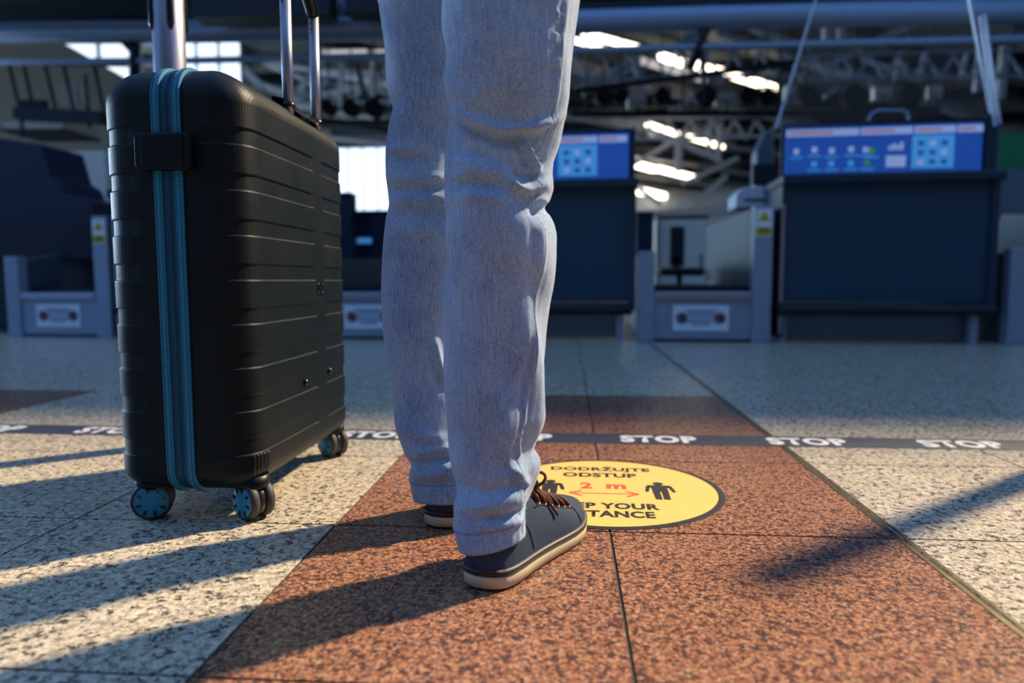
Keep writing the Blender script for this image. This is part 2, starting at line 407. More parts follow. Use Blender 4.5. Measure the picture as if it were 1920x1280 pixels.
# roof purlins and trusses
def struts(name, label, Y, segs, m, cat='truss', thick=None):
    root = thing(name, label, cat, (at(*segs[0][0], Y).x, Y, 0))
    L = root.location.copy()
    for sgm in segs:
        (p, q), wpx = sgm[:2], sgm[2]
        a, b = at(*p, Y) - L, at(*q, Y) - L
        th = wpx / F * Y
        MB().bar(a, b, th, th).build('strut', sgm[3] if len(sgm) > 3 else m, root)
    return root
struts('roof_truss', 'pale grey roof truss seen between the two counters', 20.0, [
    ((1195, 106), (1195, 166), 11), ((1080, 168), (1192, 108), 9), ((1092, 178), (1196, 122), 7),
    ((1248, 216), (1310, 178), 9), ((1300, 178), (1358, 148), 9), ((1345, 62), (1412, 86), 10),
    ((1396, 48), (1506, 86), 9), ((1412, 86), (1432, 66), 8), ((1268, 100), (1318, 52), 22, 'steel_blue'),
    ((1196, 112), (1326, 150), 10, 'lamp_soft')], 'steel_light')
struts('roof_truss', 'pale grey roof truss seen above the right counter', 20.0, [
    ((1512, 116), (1638, 152), 9), ((1616, 110), (1728, 148), 7), ((1545, 182), (1592, 150), 7), ((1550, 46), (1550, 82), 12),
    ((1578, 46), (1578, 82), 12), ((1550, 122), (1616, 94), 9), ((1640, 78), (1726, 42), 11), ((1884, 88), (1874, 186), 12), ((1838, 98), (1830, 172), 9),
    ((1690, 96), (1678, 152), 6), ((1735, 96), (1724, 150), 6), ((1815, 96), (1800, 150), 6)], 'steel_light')
struts('roof_truss', 'far roof truss low between the counters', 34.0, [
    ((1188, 308), (1268, 262), 8), ((1272, 256), (1272, 322), 11), ((1270, 262), (1352, 300), 8), ((1280, 344), (1384, 296), 8),
    ((1330, 218), (1330, 290), 7), ((1352, 218), (1346, 300), 9), ((1196, 352), (1240, 384), 8), ((1300, 384), (1362, 330), 8), ((1215, 250), (1330, 292), 6), ((1190, 404), (1450, 392), 16)], 'steel_light')
struts('roof_truss', 'dim roof truss between the suitcase and the jeans', 22.0, [
    ((600, 178), (735, 150), 8), ((604, 132), (735, 138), 6), ((640, 120), (636, 190), 6), ((668, 118), (690, 200), 9, 'steel_dark'), ((700, 116), (698, 200), 9),
    ((602, 100), (612, 66), 8), ((560, 170), (606, 112), 7), ((655, 190), (735, 120), 6), ((470, 146), (560, 190), 7), ((388, 66), (446, 124), 10), ((418, 60), (480, 124), 22, 'steel_dark'), ((346, 92), (380, 124), 9, 'steel_dark'), ((440, 118), (490, 160), 12), ((500, 120), (600, 160), 7)], 'steel_light')
for k in range(9):
    y = 12 + k * 4.6
    b_ = MB().bx(-29, 33, y, y + 0.22, 7.55, 8.0).build('purlin', 'steel_dark', None)
    b_.parent = bpy.data.objects['ceiling']
u_ = (atZ(1452, 166, 7.7) - atZ(1238, 106, 7.7)); u_.z = 0; u_.normalize(); n_ = Vector((-u_.y, u_.x, 0)); o_ = atZ(1330, 130, 7.7)
for k in range(-9, 14):
    c_ = o_ + n_ * (k * 2.6)
    a_, b_ = [], []
    for t in np.linspace(-60, 60, 241):
        p_ = c_ + u_ * float(t)
        if -29 < p_.x < 33 and 9 < p_.y < 59: a_.append(p_)
    if len(a_) > 2:
        MB().bar(a_[0], a_[-1], .5 if k % 2 else .22, .35).build('rib', 'steel_light' if k % 2 else 'steel_dark', bpy.data.objects['ceiling'])
# light lattice between the roof and the counters
for q, (Yq, x0, x1, yt, yb, n, lab) in enumerate([(17.0, 1050, 1500, 96, 150, 9, 'fine lattice girder under the roof right of the jeans'), (26.0, 1150, 1480, 226, 262, 8, 'fine lattice girder low behind the counters'),
        (24.0, 560, 760, 146, 196, 6, 'fine lattice girder between trolley handle and jeans'), (18.0, 1500, 1920, 104, 150, 8, 'fine lattice girder above the right counter')]):
    sg = [((x0, yt), (x1, yt - 10), 4), ((x0, yb), (x1, yb - 8), 5)]
    for i_ in range(n):
        xa = x0 + (x1 - x0) * i_ / n; xb = x0 + (x1 - x0) * (i_ + 1) / n; xm = (xa + xb) / 2
        sg += [((xa, yb), (xm, yt), 4), ((xm, yt), (xb, yb - 4), 4)]
    lg = struts('lattice_girder', lab, Yq, sg, 'alu_brushed', 'truss')
    for xh in (x0 + 20, x1 - 20):
        p_ = at(xh, yt - 4, Yq) - lg.location; MB().bar(p_, (p_.x, p_.y, 7.99), .05).build('hanger_rod', 'steel_dark', lg)

# strip lights under the roof: (end, end, width px)
def strip(p, q, wpx, label, Z=7.3, m='lamp_warm'):
    a, b = atZ(*p, Z), atZ(*q, Z)
    d = ((a + b) / 2 - Vector((0, 0, CAMH))).length
    th = wpx * .78 / F * d
    root = thing('ceiling_light', label, 'lamp', (a + b) / 2, group='strip lights under the hall roof')
    mb = MB(); mb.bar(a - root.location + Vector((0, 0, th * .55)), b - root.location + Vector((0, 0, th * .55)), th * 1.1, th * .3); mb.build('housing', 'steel_light', root)
    n = max(1, round((b - a).length / 2.2))
    for i in range(n):
        u, v = i / n + 0.02, (i + 1) / n - 0.02
        MB().bar(a.lerp(b, u) - root.location, a.lerp(b, v) - root.location, th, th * .8).build('diffuser', m, root)
    return root
for s_ in [
    ((1092, 62), (1196, 90), 12, 'long warm strip light just right of the jeans, topmost'),
    ((1062, 72), (1140, 92), 9, 'thin strip light touching the edge of the jeans near the top'),
    ((1238, 106), (1292, 122), 15, 'first bright strip light of the upper diagonal row'),
    ((1298, 120), (1334, 132), 15, 'second bright strip light of the upper diagonal row'),
    ((1336, 130), (1366, 138), 14, 'third bright strip light of the upper diagonal row'),
    ((1374, 142), (1402, 151), 13, 'fourth bright strip light of the upper diagonal row'),
    ((1402, 150), (1452, 166), 14, 'last and lowest strip light of the upper diagonal row'),
    ((1212, 232), (1272, 252), 9, 'left strip light of the pair level with the counter displays'),
    ((1290, 256), (1356, 276), 9, 'right strip light of the pair level with the counter displays'),
    ((1192, 308), (1228, 318), 14, 'short strip light beside the end of the middle counter display'),
    ((1232, 316), (1304, 334), 12, 'longer strip light between the middle counter and the printer box'),
    ((1190, 356), (1262, 372), 16, 'lowest strip light above the conveyor between the counters'),
    ((606, 99), (690, 97), 8, 'dim strip light between the trolley handle and the jeans'),
    ((698, 98), (760, 97), 8, 'dim strip light partly hidden by the left trouser leg')]:
    strip(*s_, m='lamp_soft' if s_[0][0] < 900 else 'lamp_warm')

# gantry: thick tube, thin tube, hangers
GY = 7.35
gt = thing('gantry', 'blue-grey tubular gantry hanging over the check-in counters', 'gantry', (0, GY, 0))
def gp(x, y, Y=GY): return at(x, y, Y) - Vector((0, GY, 0))
MB().tube([gp(-300, 62), gp(330, 60), gp(720, 52), gp(1330, 34), gp(2300, 10)], 0.115, 20).build('main_tube', 'steel_blue', gt)
MB().tube([gp(-300, 118), gp(330, 114), gp(720, 105), gp(1330, 88), gp(2300, 62)], 0.036, 14).build('lower_tube', 'steel_blue', gt)
MB().tube([gp(-300, 36), gp(330, 34), gp(720, 26), gp(1330, 4), gp(2300, -18)], 0.03, 12).build('upper_tube', 'steel_dark', gt)
for (p, q, r) in [((640, -20), (640, 44), 0.045), ((1352, -10), (1292, 128), 0.05), ((252, 40), (252, 150), 0.055), ((188, 30), (252, 96), 0.05), ((1296, 40), (1360, -20), 0.03), ((1312, 46), (1322, 190), 0.025)]:
    MB().tube([gp(*p), gp(*q)], r, 10).build('hanger', 'steel_blue' if p[0] == 640 else 'steel_dark', gt)
# sign boards over the gantry (undersides show)
def board(name, label, x0, y0, x1, y1, Y, m, th=0.12):
    a, b = at(x0, y1, Y), at(x1, y0, Y)
    root = thing(name, label, 'sign', ((a.x + b.x) / 2, Y, a.z))
    h = (b.x - a.x) / 2
    MB().bx(-h, h, -th / 2, th / 2, 0, b.z - a.z).build('panel', m, root, 0.01)
    MB().bx(-h, h, -th / 2 - 0.01, th / 2 + 0.01, -0.03, 0.0).build('lower_edge', 'steel_dark', root)
    return root
board('hanging_sign', 'dark navy hanging sign board at the upper left corner', -200, -160, 288, 22, 6.9, 'header_navy', 0.5)
board('hanging_sign', 'charcoal hanging sign board between trolley handle and jeans', 372, -150, 622, 36, 6.9, 'header_dark', 0.25)
board('hanging_sign', 'charcoal hanging sign board just left of the jeans', 654, -150, 800, 26, 6.9, 'header_dark', 0.25)

# duct and round floodlights on a rail
FY = 13.0
def floodlight(px, py, wpx, label):
    c = at(px, py, FY); r = wpx / 2 / F * FY
    root = thing('floodlight', label, 'lamp', (c.x, FY, c.z - r), group='round floodlights along the dark rail')
    R = Matrix.Rotation(math.radians(90), 3, 'X')
    MB().lathe([(r * .7, -0.16), (r * .95, -.10), (r, 0.0), (r, 0.14), (r * .85, 0.16), (r * .8, 0.10), (0.001, 0.10)], (0, 0, r), 20, R).build('drum', 'chair_black', root)
    y = MB(); y.bar((-r * 1.08, 0, r), (-r * 1.08, 0, r * 2.3), .03); y.bar((r * 1.08, 0, r), (r * 1.08, 0, r * 2.3), .03); y.bar((-r * 1.1, 0, r * 2.3), (r * 1.1, 0, r * 2.3), .03); y.build('yoke', 'steel_dark', root)
    MB().bar((0, 0, r * 2.3), (0, 0, 7.52 - (c.z - r)), .025).build('drop_rod', 'steel_dark', root)
_o = ['first', 'second', 'third', 'fourth', 'fifth', 'sixth', 'seventh', 'eighth', 'ninth']
FLN = ['round black floodlight on the dark rail, %s from the jeans rightwards' % k for k in _o] + ['round black floodlight nearest to the trolley handle', 'round black floodlight midway between trolley handle and jeans', 'round black floodlight beside the left trouser leg']
for k, (px, wpx) in enumerate([(1130, 30), (1164, 24), (1240, 30), (1322, 36), (1398, 28), (1436, 28), (1510, 30), (1598, 40), (1700, 40), (618, 26), (660, 30), (704, 34)]):
    floodlight(px, 184 if px > 900 else 205, wpx, FLN[k])
rl = thing('light_rail', 'dark rail carrying the round floodlights', 'rail', (0, FY, 0))
for p, q in [((1070, 214), (1760, 212)), ((1074, 172), (1496, 116)), ((560, 232), (760, 228)), ((1496, 196), (1760, 204))]:
    MB().bar(at(*p, FY + .3) - Vector((0, FY, 0)), at(*q, FY + .3) - Vector((0, FY, 0)), 0.09, 0.09).build('rail', 'steel_dark', rl)
for x_ in (1100, 1280, 1460, 1740, 600, 740):
    p_ = at(x_, 213 if x_ > 900 else 230, FY + .3); MB().tube([(p_.x, .3, p_.z), (p_.x, .3, 8.0)], .02, 8).build('hanger_rod', 'steel_dark', rl)
for (x0, y0, x1, y1, lb) in [(1176, 168, 1212, 204, 'above the gap left of the middle counter edge'), (1340, 172, 1384, 198, 'between the fourth and fifth floodlights'), (1636, 162, 1670, 188, 'between the two large floodlights at the right'), (1740, 160, 1766, 186, 'rightmost on the rail'), (1470, 160, 1496, 194, 'beside the left acrylic edge')]:
    a, b = at(x0, y1, FY + .40), at(x1, y0, FY + .40)
    root = thing('control_box', 'beige control box on the floodlight rail, ' + lb, 'box', ((a.x + b.x) / 2, FY + .40, a.z), group='beige boxes on the floodlight rail')
    MB().bx(-(b.x - a.x) / 2, (b.x - a.x) / 2, -0.05, 0.1, 0, b.z - a.z).build('case', 'cream', root, 0.02)
    MB().bar((0, -.03, .05), (0, -.03, at(x0, 213, FY + .3).z - a.z), .04).build('bracket', 'steel_dark', root)
    MB().bx(-(b.x - a.x) / 2 + .03, (b.x - a.x) / 2 - .03, -0.06, -0.05, 0.05, (b.z - a.z) * .4).build('vent', 'steel_light', root)

# frame with trays hanging at the left
HYY = 8.3
hf = thing('overhead_rack', 'dark overhead rack of slanted bars with pale panels at the left', 'rack', (at(100, 200, HYY).x, HYY, 0))
def hp(x, y, dy=0): return at(x, y, HYY) - hf.location + Vector((0, dy, 0))
for p, q in [((16, 118), (40, 216)), ((44, 118), (62, 200)), ((84, 118), (106, 212)), ((118, 118), (140, 212)), ((160, 140), (168, 240)), ((176, 120), (196, 214)), ((40, 216), (42, 258))]:
    MB().bar(hp(*p), hp(*q), 0.03).build('bar', 'steel_dark', hf)
MB().bar(hp(-60, 118), hp(250, 122), 0.04).build('rail', 'steel_dark', hf)
MB().bar(hp(36, 214), hp(196, 222), 0.2, 0.13).build('tray', 'steel_dark', hf)
MB().bar(hp(38, 196), hp(88, 196), 0.06, 0.10).build('tray', 'header_navy', hf)
for (x0, y0, x1, y1) in [(98, 152, 136, 194), (136, 152, 158, 190)]:
    a, b = hp(x0, y1, .1), hp(x1, y0, .1); MB().bx(a.x, b.x, .1, .14, a.z, b.z).build('panel', 'cream', hf)
sl = thing('soffit', 'pale slab under the hanging frame at the left', 'slab', (at(100, 250, 9.3).x, 9.3, at(100, 260, 9.3).z))
MB().bar(at(44, 247, 9.3) - sl.location, at(152, 247, 9.3) - sl.location, 0.7, 0.12).build('plate', 'cream', sl)
MB().bar(at(40, 254, 9.3) - sl.location, at(156, 254, 9.3) - sl.location, 0.74, 0.03).build('edge', 'steel_dark', sl)

# ------------------------------------------------------------------ check-in row (slightly turned)
RK, RB = -0.0543, 4.6475
RZ = math.atan(RK)
def rowp(X, off=0): return (X - off * math.sin(RZ), RB + RK * X + off * math.cos(RZ), 0)
def sign_plate(root, x, z, wd, ht, y):
    p = MB().bx(x - wd / 2, x + wd / 2, y - 0.004, y, z - ht / 2, z + ht / 2).build('notice_plate', 'sign_white', root)
    for sx in (-1, 1):
        R = Matrix.Rotation(math.radians(90), 3, 'X')
        MB().lathe([(0.040, 0), (0.040, .002), (0.031, .002), (0.031, 0)], (x + sx * wd * .34, y - 0.004, z), 20, R).build('prohibition_ring', 'print_red', p)
        mb = MB(); mb.box((x + sx * wd * .34 + .006, y - 0.006, z - .004), (.012, .001, .016)); mb.bar((x + sx * wd * .34 - .024, y - .006, z + .024), (x + sx * wd * .34 + .024, y - .006, z - .024), .002, .007); mb.build('pictogram', 'print_dark', p)
    mb = MB()
    for k, (dz, q) in enumerate([(.05, .19), (.033, .17), (.016, .18), (-.006, .15), (-.024, .17), (-.042, .11)]):
        mb.box((x, y - .0055, z + dz), (q / 2, .001, .0045))
    mb.build('fine_print', 'print_grey', p)
    return p
def warning(root, x, z, wd, ht, y):
    p = MB().bx(x - wd / 2, x + wd / 2, y - .003, y, z - ht / 2, z + ht / 2).build('warning_sticker', 'sign_white', root)
    t0 = z + ht * .06
    MB().prism([(x - wd * .42, t0), (x + wd * .42, t0), (x, t0 + ht * .38)], y - .006, y - .003).build('warning_triangle', 'warn_yellow', p)
    MB().prism([(x - .008, t0 + .012), (x + .008, t0 + .012), (x, t0 + .038)], y - .008, y - .006).build('pictogram', 'print_dark', p)
    MB().bx(x - wd * .48, x + wd * .48, y - .006, y - .003, z - ht * .46, z - ht * .16).build('warning_text_field', 'warn_yellow', p)
    mb = MB()
    for k in range(2): mb.box((x, y - .0065, z - ht * (.24 + .12 * k)), (wd * .32, .0008, .006))
    mb.build('fine_print', 'print_dark', p)
def conveyor(X, label, dp=2.35):
    root = thing('baggage_conveyor', label, 'conveyor', rowp(X), RZ, 'baggage conveyors between the check-in counters')
    wd = 0.83
    MB().bx(0, .105, 0, .09, 0.0, .585).build('low_post', 'alu_brushed', root, .006)
    MB().bx(wd - .115, wd, 0, .09, 0.0, .865).build('tall_post', 'alu_brushed', root, .006)
    MB().bx(.107, wd - .117, .02, .05, .02, .30).build('front_plate', 'alu_brushed', root)
    MB().bx(.107, wd - .117, .0, .12, .265, .325).build('front_lip', 'alu', root, .012)
    MB().bx(.107, wd - .117, .06, .10, 0, .025).build('kick_strip', 'bumper', root)
    MB().bx(.11, wd - .12, .12, dp, .335, .36).build('belt', 'belt', root)
    MB().bx(.11, wd - .12, .12, dp, .30, .333).build('belt_bed', 'steel_dark', root)
    MB().prism([(.09, .0), (dp, .0), (dp, .62), (.09, .56)], .02, .09, 0).build('side_panel', 'panel_grey', root)
    MB().prism([(.09, .0), (dp, .0), (dp, .90), (dp * .5, .88), (.09, .86)], wd - .09, wd - .02, 0).build('side_panel', 'panel_grey', root)
    sign_plate(root, .40, .155, .35, .165, .018)
    warning(root, wd - .058, .755, .10, .17, -.001)
    return root
conveyor(-4.10, 'steel baggage conveyor at the far left beside the suitcase', .45)
conveyor(-1.76, 'steel baggage conveyor between the suitcase and the jeans')
conveyor(0.45, 'steel baggage conveyor between the two blue counters')
conveyor(2.66, 'steel baggage conveyor at the far right edge')

def display(root, x0, x1, z0, z1, y, layout):
    """tilted printed display strip on the counter; layout in 0..1 across"""
    W, H = x1 - x0, z1 - z0
    p = MB().bx(x0, x1, y, y + .03, z0, z1).build('info_display', 'display_blue', root)
    def q(a, b, c, d, m, nm, e=.003):
        MB().bx(x0 + a * W, x0 + b * W, y - e, y, z0 + c * H, z0 + d * H).build(nm, m, p)
    for a, b in layout['heads']:
        q(a, b, .80, .95, 'display_white', 'header_bar')
        q(a + .01, b - (b - a) * .35, .855, .895, 'display_red', 'header_text', .005)
    for a, b in layout['light']:
        q(a, b, .06, .76, 'display_light', 'light_panel')
        for i in range(3):
            for j in range(3):
                q(a + (b - a) * (.14 + .28 * i), a + (b - a) * (.28 + .28 * i), .14 + .2 * j, .24 + .2 * j, 'display_blue' if (i + j) % 3 else 'display_white', 'icon', .005)
    for (a, c, m) in layout['icons']:
        q(a, a + .028, c, c + .12, m, 'icon', .004)
        q(a - .02, a + .05, c - .09, c - .06, 'display_light', 'icon_text', .004)
    for (a, b, c, d) in layout['white']: q(a, b, c, d, 'display_white', 'chart', .004)
def counter(X0c, X1c, label, layout, dx0=.03, dx1=.10):
    W = X1c - X0c
    root = thing('check_in_counter', label, 'counter', rowp(X0c), RZ, 'check-in counters')
    MB().bx(.03, W - .04, .02, .05, .26, .985).build('front_panel', 'navy_panel', root)
    MB().bx(0, .035, .0, .5, .03, 1.04).build('side_frame', 'navy_frame', root, .006)
    MB().bx(W - .045, W, .0, .5, .20, 1.04).build('side_frame', 'navy_frame', root, .006)
    MB().bx(-.01, W + .01, -.05, .5, .985, 1.045).build('worktop_ledge', 'navy_frame', root, .012)
    MB().tube([(-.01, -.015, .215), (W - .02, -.015, .215)], .04, 14).build('bumper_rail', 'bumper', root)
    MB().bx(.02, W - .1, .10, .14, .02, .24).build('plinth', 'plinth', root)
    for x in (.0, W - .13): MB().bx(x + .01, x + .055, .03, .09, 0, .25).build('leg', 'alu_brushed', root)
    MB().bx(.0, .02, -.005, .02, .06, .87).build('edge_strip', 'alu', root)
    MB().bx(dx0 - .02, W - dx1 + .02, .055, .075, 1.045, 1.37).build('display_back', 'navy_frame', root)
    display(root, dx0, W - dx1, 1.055, 1.335, .02, layout)
    MB().bx(W - dx1 + .02, W - .01, .03, .09, 1.045, 1.38).build('end_post', 'navy_frame', root, .01)
    return root
lay_full = dict(heads=[(.0, .375), (.385, .65), (.66, .865), (.875, 1.0)], light=[(.65, .86)],
                icons=[(.04, .42, 'display_white'), (.135, .45, 'display_white'), (.225, .42, 'display_white'), (.325, .44, 'display_white'), (.135, .14, 'display_light'), (.225, .14, 'display_light'), (.325, .14, 'display_light'), (.40, .42, 'display_white'), (.43, .40, 'display_green'), (.41, .14, 'display_green')],
                white=[(.52, .62, .10, .34), (.53, .545, .46, .55), (.55, .565, .46, .60), (.57, .585, .46, .57), (.59, .605, .46, .63)])
counter(1.325, 2.585, 'blue check-in counter at the right with a wide info display', lay_full, .02, .11)
counter(-0.90, 0.435, 'blue check-in counter behind the standing person', dict(heads=[(.0, .33), (.34, .62), (.64, .84), (.85, .99)], light=[(.64, .84)], icons=[(.05, .42, 'display_white'), (.2, .42, 'display_white'), (.40, .42, 'display_white'), (.56, .40, 'display_red'), (.56, .15, 'display_red')], white=[(.36, .5, .1, .3)]), .03, .05)
counter(-3.22, -1.82, 'blue check-in counter hidden behind the black suitcase', lay_full, .03, .10)

# acrylic shields on the counters
def shield(X, label, pts_front, Yoff=.12):
    """clear sheet with bright cut edges, standing on the ledge"""
    base = Vector(rowp(X)); Y = base.y - .03
    root = thing('acrylic_shield', label, 'shield', (X, Y, 1.045))
    P = [at(x, y, Y) - root.location for x, y in pts_front]
    mb = MB(); n = len(P)
    vs = [p for p in P] + [p + Vector((0, .006, 0)) for p in P]
    mb.add(vs, [tuple(range(n)), tuple(reversed(range(n, 2 * n)))] + [(i, n + i, n + (i + 1) % n, (i + 1) % n) for i in range(n)])
    mb.build('sheet', 'acrylic', root)
    for i, wd in ((0, .014), (2, .02)):
        MB().bar(P[i], P[(i + 1) % n], .012, wd).build('polished_edge', 'acrylic_edge', root)
    return root
shield(1.34, 'clear acrylic screen rising above the right blue counter', [(1455, 240), (1548, -60), (1806, -60), (1858, 212)])
shield(2.40, 'small clear acrylic strip leaning at the right end of the right counter', [(1866, 236), (1838, 30), (1846, 26), (1874, 232)])
# white terminal box, monitor and chair behind conveyors
t_ = thing('bag_tag_printer', 'white printer box on the conveyor beside the right counter', 'printer', (at(1415, 390, 5.2).x, 5.2, 0.88))
a, b = at(1376, 392, 5.2) - t_.location, at(1456, 352, 5.2) - t_.location
MB().prism([(a.x, a.z), (b.x, a.z), (b.x, b.z), (a.x + .05, b.z), (a.x, b.z - .05)], -.06, .2).build('case', 'desk_white', t_, .01)
MB().bx(a.x + .06, b.x - .04, -.065, -.06, a.z + .05, a.z + .065).build('slot', 'steel_dark', t_)
t_ = thing('monitor', 'black monitor on the white printer box by the right counter', 'monitor', (at(1433, 350, 5.25).x, 5.25, at(1433, 350, 5.2).z))
MB().bx(-.08, .09, 0, .04, .02, .17).build('screen', 'chair_black', t_, .008)
MB().bx(-.02, .02, .0, .05, 0, .03).build('stand', 'steel_dark', t_)
t_ = thing('wall_box', 'pale blue cabinet behind the monitor by the right counter', 'cabinet', (at(1432, 300, 5.5).x, 5.5, 0.0))
a, b = at(1412, 525, 5.5) - t_.location, at(1452, 246, 5.5) - t_.location
MB().prism([(a.x, 0.02), (b.x, 0.02), (b.x, b.z), (a.x + .06, b.z), (a.x, b.z - .14)], 0, .15).build('body', 'plinth', t_, .01)
MB().bx(a.x + .02, b.x - .02, -.006, 0, .2, 1.0).build('door', 'alu_brushed', t_)
ch = thing('office_chair', 'black office chair behind the conveyor between the counters', 'chair', (at(1268, 520, 7.5).x, 7.5, 0))
zz = lambda y: at(1268, y, 7.5).z
MB().bx(-.075, .085, .0, .05, zz(500), zz(424)).build('backrest', 'chair_black', ch, .03)
MB().bx(-.22, .22, -.42, .02, .44, .52).build('seat', 'chair_black', ch, .03)
MB().tube([(0, -.2, .06), (0, -.2, .45)], .03, 10).build('gas_column', 'steel_dark', ch)
MB().bx(-.03, .03, .0, .03, .45, zz(480)).build('back_stem', 'steel_dark', ch)
for k in range(5):
    q = k * 2 * math.pi / 5
    MB().bar((0, -.2, .07), (.26 * math.cos(q), -.2 + .26 * math.sin(q), .05), .04, .03).build('leg', 'steel_dark', ch)
    MB().lathe([(.025, -.02), (.025, .02)], (.26 * math.cos(q), -.2 + .26 * math.sin(q), .025), 10, Matrix.Rotation(math.pi / 2, 3, 'X')).build('caster', 'chair_black', ch)
def cabinet(name, label, px0, py0, px1, py1, Y, m, cat, depth=.4, door=True):
    a, b = at(px0, py1, Y), at(px1, py0, Y)
    r = thing(name, label, cat, ((a.x + b.x) / 2, Y, 0)); h = (b.x - a.x) / 2
    MB().bx(-h, h, 0, depth, 0.0, b.z).build('body', m, r, .01)
    MB().bx(-h, h, -.02, depth, b.z, b.z + .03).build('top', 'steel_dark', r)
    if door:
        MB().bx(-h + .03, h - .03, -.012, 0, .08, b.z - .05).build('door', m, r)
        MB().bx(h - .10, h - .07, -.03, -.012, b.z * .5, b.z * .5 + .14).build('handle', 'alu', r)
    return r
cabinet('back_office_cabinet', 'pale grey cabinet glimpsed behind the office chair', 1232, 408, 1330, 500, 8.4, 'cream', 'cabinet')
cabinet('equipment_rack', 'dark equipment rack behind the conveyor left of the blue counter', 1192, 402, 1226, 500, 8.2, 'header_navy', 'rack')
r = cabinet('back_office_desk', 'dark desk behind the conveyor between suitcase and jeans', 600, 400, 740, 500, 7.4, 'header_navy', 'desk')
a, b = at(662, 456, 7.37) - r.location, at(696, 446, 7.37) - r.location
MB().bx(a.x, b.x, -.035, -.02, a.z, b.z).build('blue_label', 'display_light', r)
cabinet('locker', 'dark narrow locker just right of the suitcase', 600, 366, 658, 500, 7.12, 'header_navy', 'locker', .2, False)
t_ = thing('desk_lamp', 'pale round lamp on the desk beside the jeans', 'lamp', (at(714, 430, 7.6).x, 7.6, at(714, 436, 7.6).z))
MB().lathe([(.02, 0), (.05, .02), (.075, .07), (.07, .12), (.03, .15), (.001, .152)], (0, 0, 0.0), 18).build('shade', 'desk_white', t_)
MB().tube([(0, 0, -.06), (0, 0, .02)], .012, 8).build('stem', 'steel_dark', t_)
# left: dark sloped housing and white box
t_ = thing('sloped_housing', 'dark sloped desk housing behind the far left conveyor', 'housing', (at(60, 470, 5.4).x, 5.4, 0))
pp = [(-160, 470), (176, 470), (176, 404), (172, 378), (122, 364), (114, 344), (94, 330), (76, 270), (-20, 256), (-160, 250)]
MB().prism([((at(x, y, 5.4) - t_.location).x, (at(x, y, 5.4) - t_.location).z) for x, y in pp], 0, .5).build('hood', 'header_navy', t_, .01)
pp = [(-160, 484), (176, 484), (176, 410), (-160, 398)]
MB().prism([((at(x, y, 5.3) - t_.location).x, (at(x, y, 5.3) - t_.location).z) for x, y in pp], -.06, 0).build('apron', 'header_dark', t_)
MB().bx((at(-150, 480, 5.4) - t_.location).x, (at(170, 480, 5.4) - t_.location).x, .1, .4, 0, .6).build('base', 'steel_dark', t_)
t_ = thing('x_ray_cabinet', 'cream machine cabinet seen above the dark sloped housing', 'machine', (at(140, 380, 7.2).x, 7.2, 0))
pp = [(84, 284), (196, 282), (204, 420), (186, 420), (176, 380), (112, 364), (98, 330)]
MB().prism([((at(x, y, 7.2) - t_.location).x, (at(x, y, 7.2) - t_.location).z) for x, y in pp], 0, .6).build('body', 'cream', t_, .02)
MB().bx(-.3, .3, .1, .5, 0, at(140, 380, 7.2).z).build('base', 'steel_dark', t_)
t_ = thing('notice_board', 'green board at the right edge behind the counters', 'sign', (at(1905, 520, 7.05).x, 7.05, 0))
a, b = at(1868, 320, 7.05) - t_.location, at(2030, 246, 7.05) - t_.location
MB().bx(a.x, b.x, 0, .04, a.z, b.z).build('board', 'green_board', t_)
MB().bx(a.x, b.x, -.01, .05, a.z - .4, a.z).build('lower_panel', 'plinth', t_)
for x in (a.x + .05, b.x - .05): MB().bx(x - .02, x + .02, .01, .05, 0, a.z - .38).build('leg', 'steel_dark', t_)
t_ = thing('queue_arch', 'small bent metal tube behind the right counter display', 'handle', (at(1664, 232, 5.2).x, 5.2, 0.0))
MB().tube([at(x, y, 5.2) - t_.location for x, y in [(1630, 236), (1628, 226), (1634, 214), (1646, 207), (1690, 207), (1702, 211), (1704, 224), (1702, 236)]], .01, 8).build('tube', 'steel_blue', t_)
for x in (1630, 1702): MB().tube([at(x, 236, 5.2) - t_.location, (at(x, 236, 5.2).x - t_.location.x, 0, 0)], .01, 8).build('upright', 'steel_blue', t_)

# ------------------------------------------------------------------ tape with STOP
tp = thing('floor_tape', 'dark blue floor tape reading STOP across the hall', 'tape', (0, 1.777, 0), math.radians(-0.5))
MB().bx(-2.6, 2.2, -.056, .056, 0.0, .0007).build('tape_strip', 'tape_navy', tp)
for k in range(-7, 6):
    text_mesh('STOP', .190, .076, 'stop_lettering', 'tape_white', tp, (0.228 + k * .3625, 0, .0010), bold=.05, spacing=1.12)

# ------------------------------------------------------------------ round distance sticker
SX, SY, SR = .072, 1.336, .2215
stk = thing('floor_sticker', 'round yellow keep-your-distance sticker in front of the shoe', 'sticker', (SX, SY, 0), math.radians(-1))
MB().lathe([(SR, 0), (SR, .0008), (SR - .001, .0009)], (0, 0, 0), 96, smooth=False).build('black_border', 'sticker_black', stk)
MB().lathe([(SR - .0125, .0009), (SR - .0125, .0012), (SR - .014, .00125)], (0, 0, 0), 96, smooth=False).build('yellow_field', 'sticker_yellow', stk)
zt = .0016
def st(txt, x, y, wd, ht, m='sticker_black', b=.04): text_mesh(txt, wd, ht, 'lettering', m, stk, (x, y, zt), bold=b, spacing=1.06)
st('DODR\u017dUJTE', -.006, .1405, .207, .0405)
st('ODSTUP', -.008, .095, .150, .031)
st('2', -.036, .0185, .024, .040, 'sticker_red')
st('m', .022, .0155, .038, .031, 'sticker_red')
st('KEEP YOUR', -.003, -.103, .190, .033)
st('DISTANCE', -.003, -.147, .166, .034)
ar = MB()
ar.bx(-.058, .052, -.0325, -.0285, zt - .0002, zt)
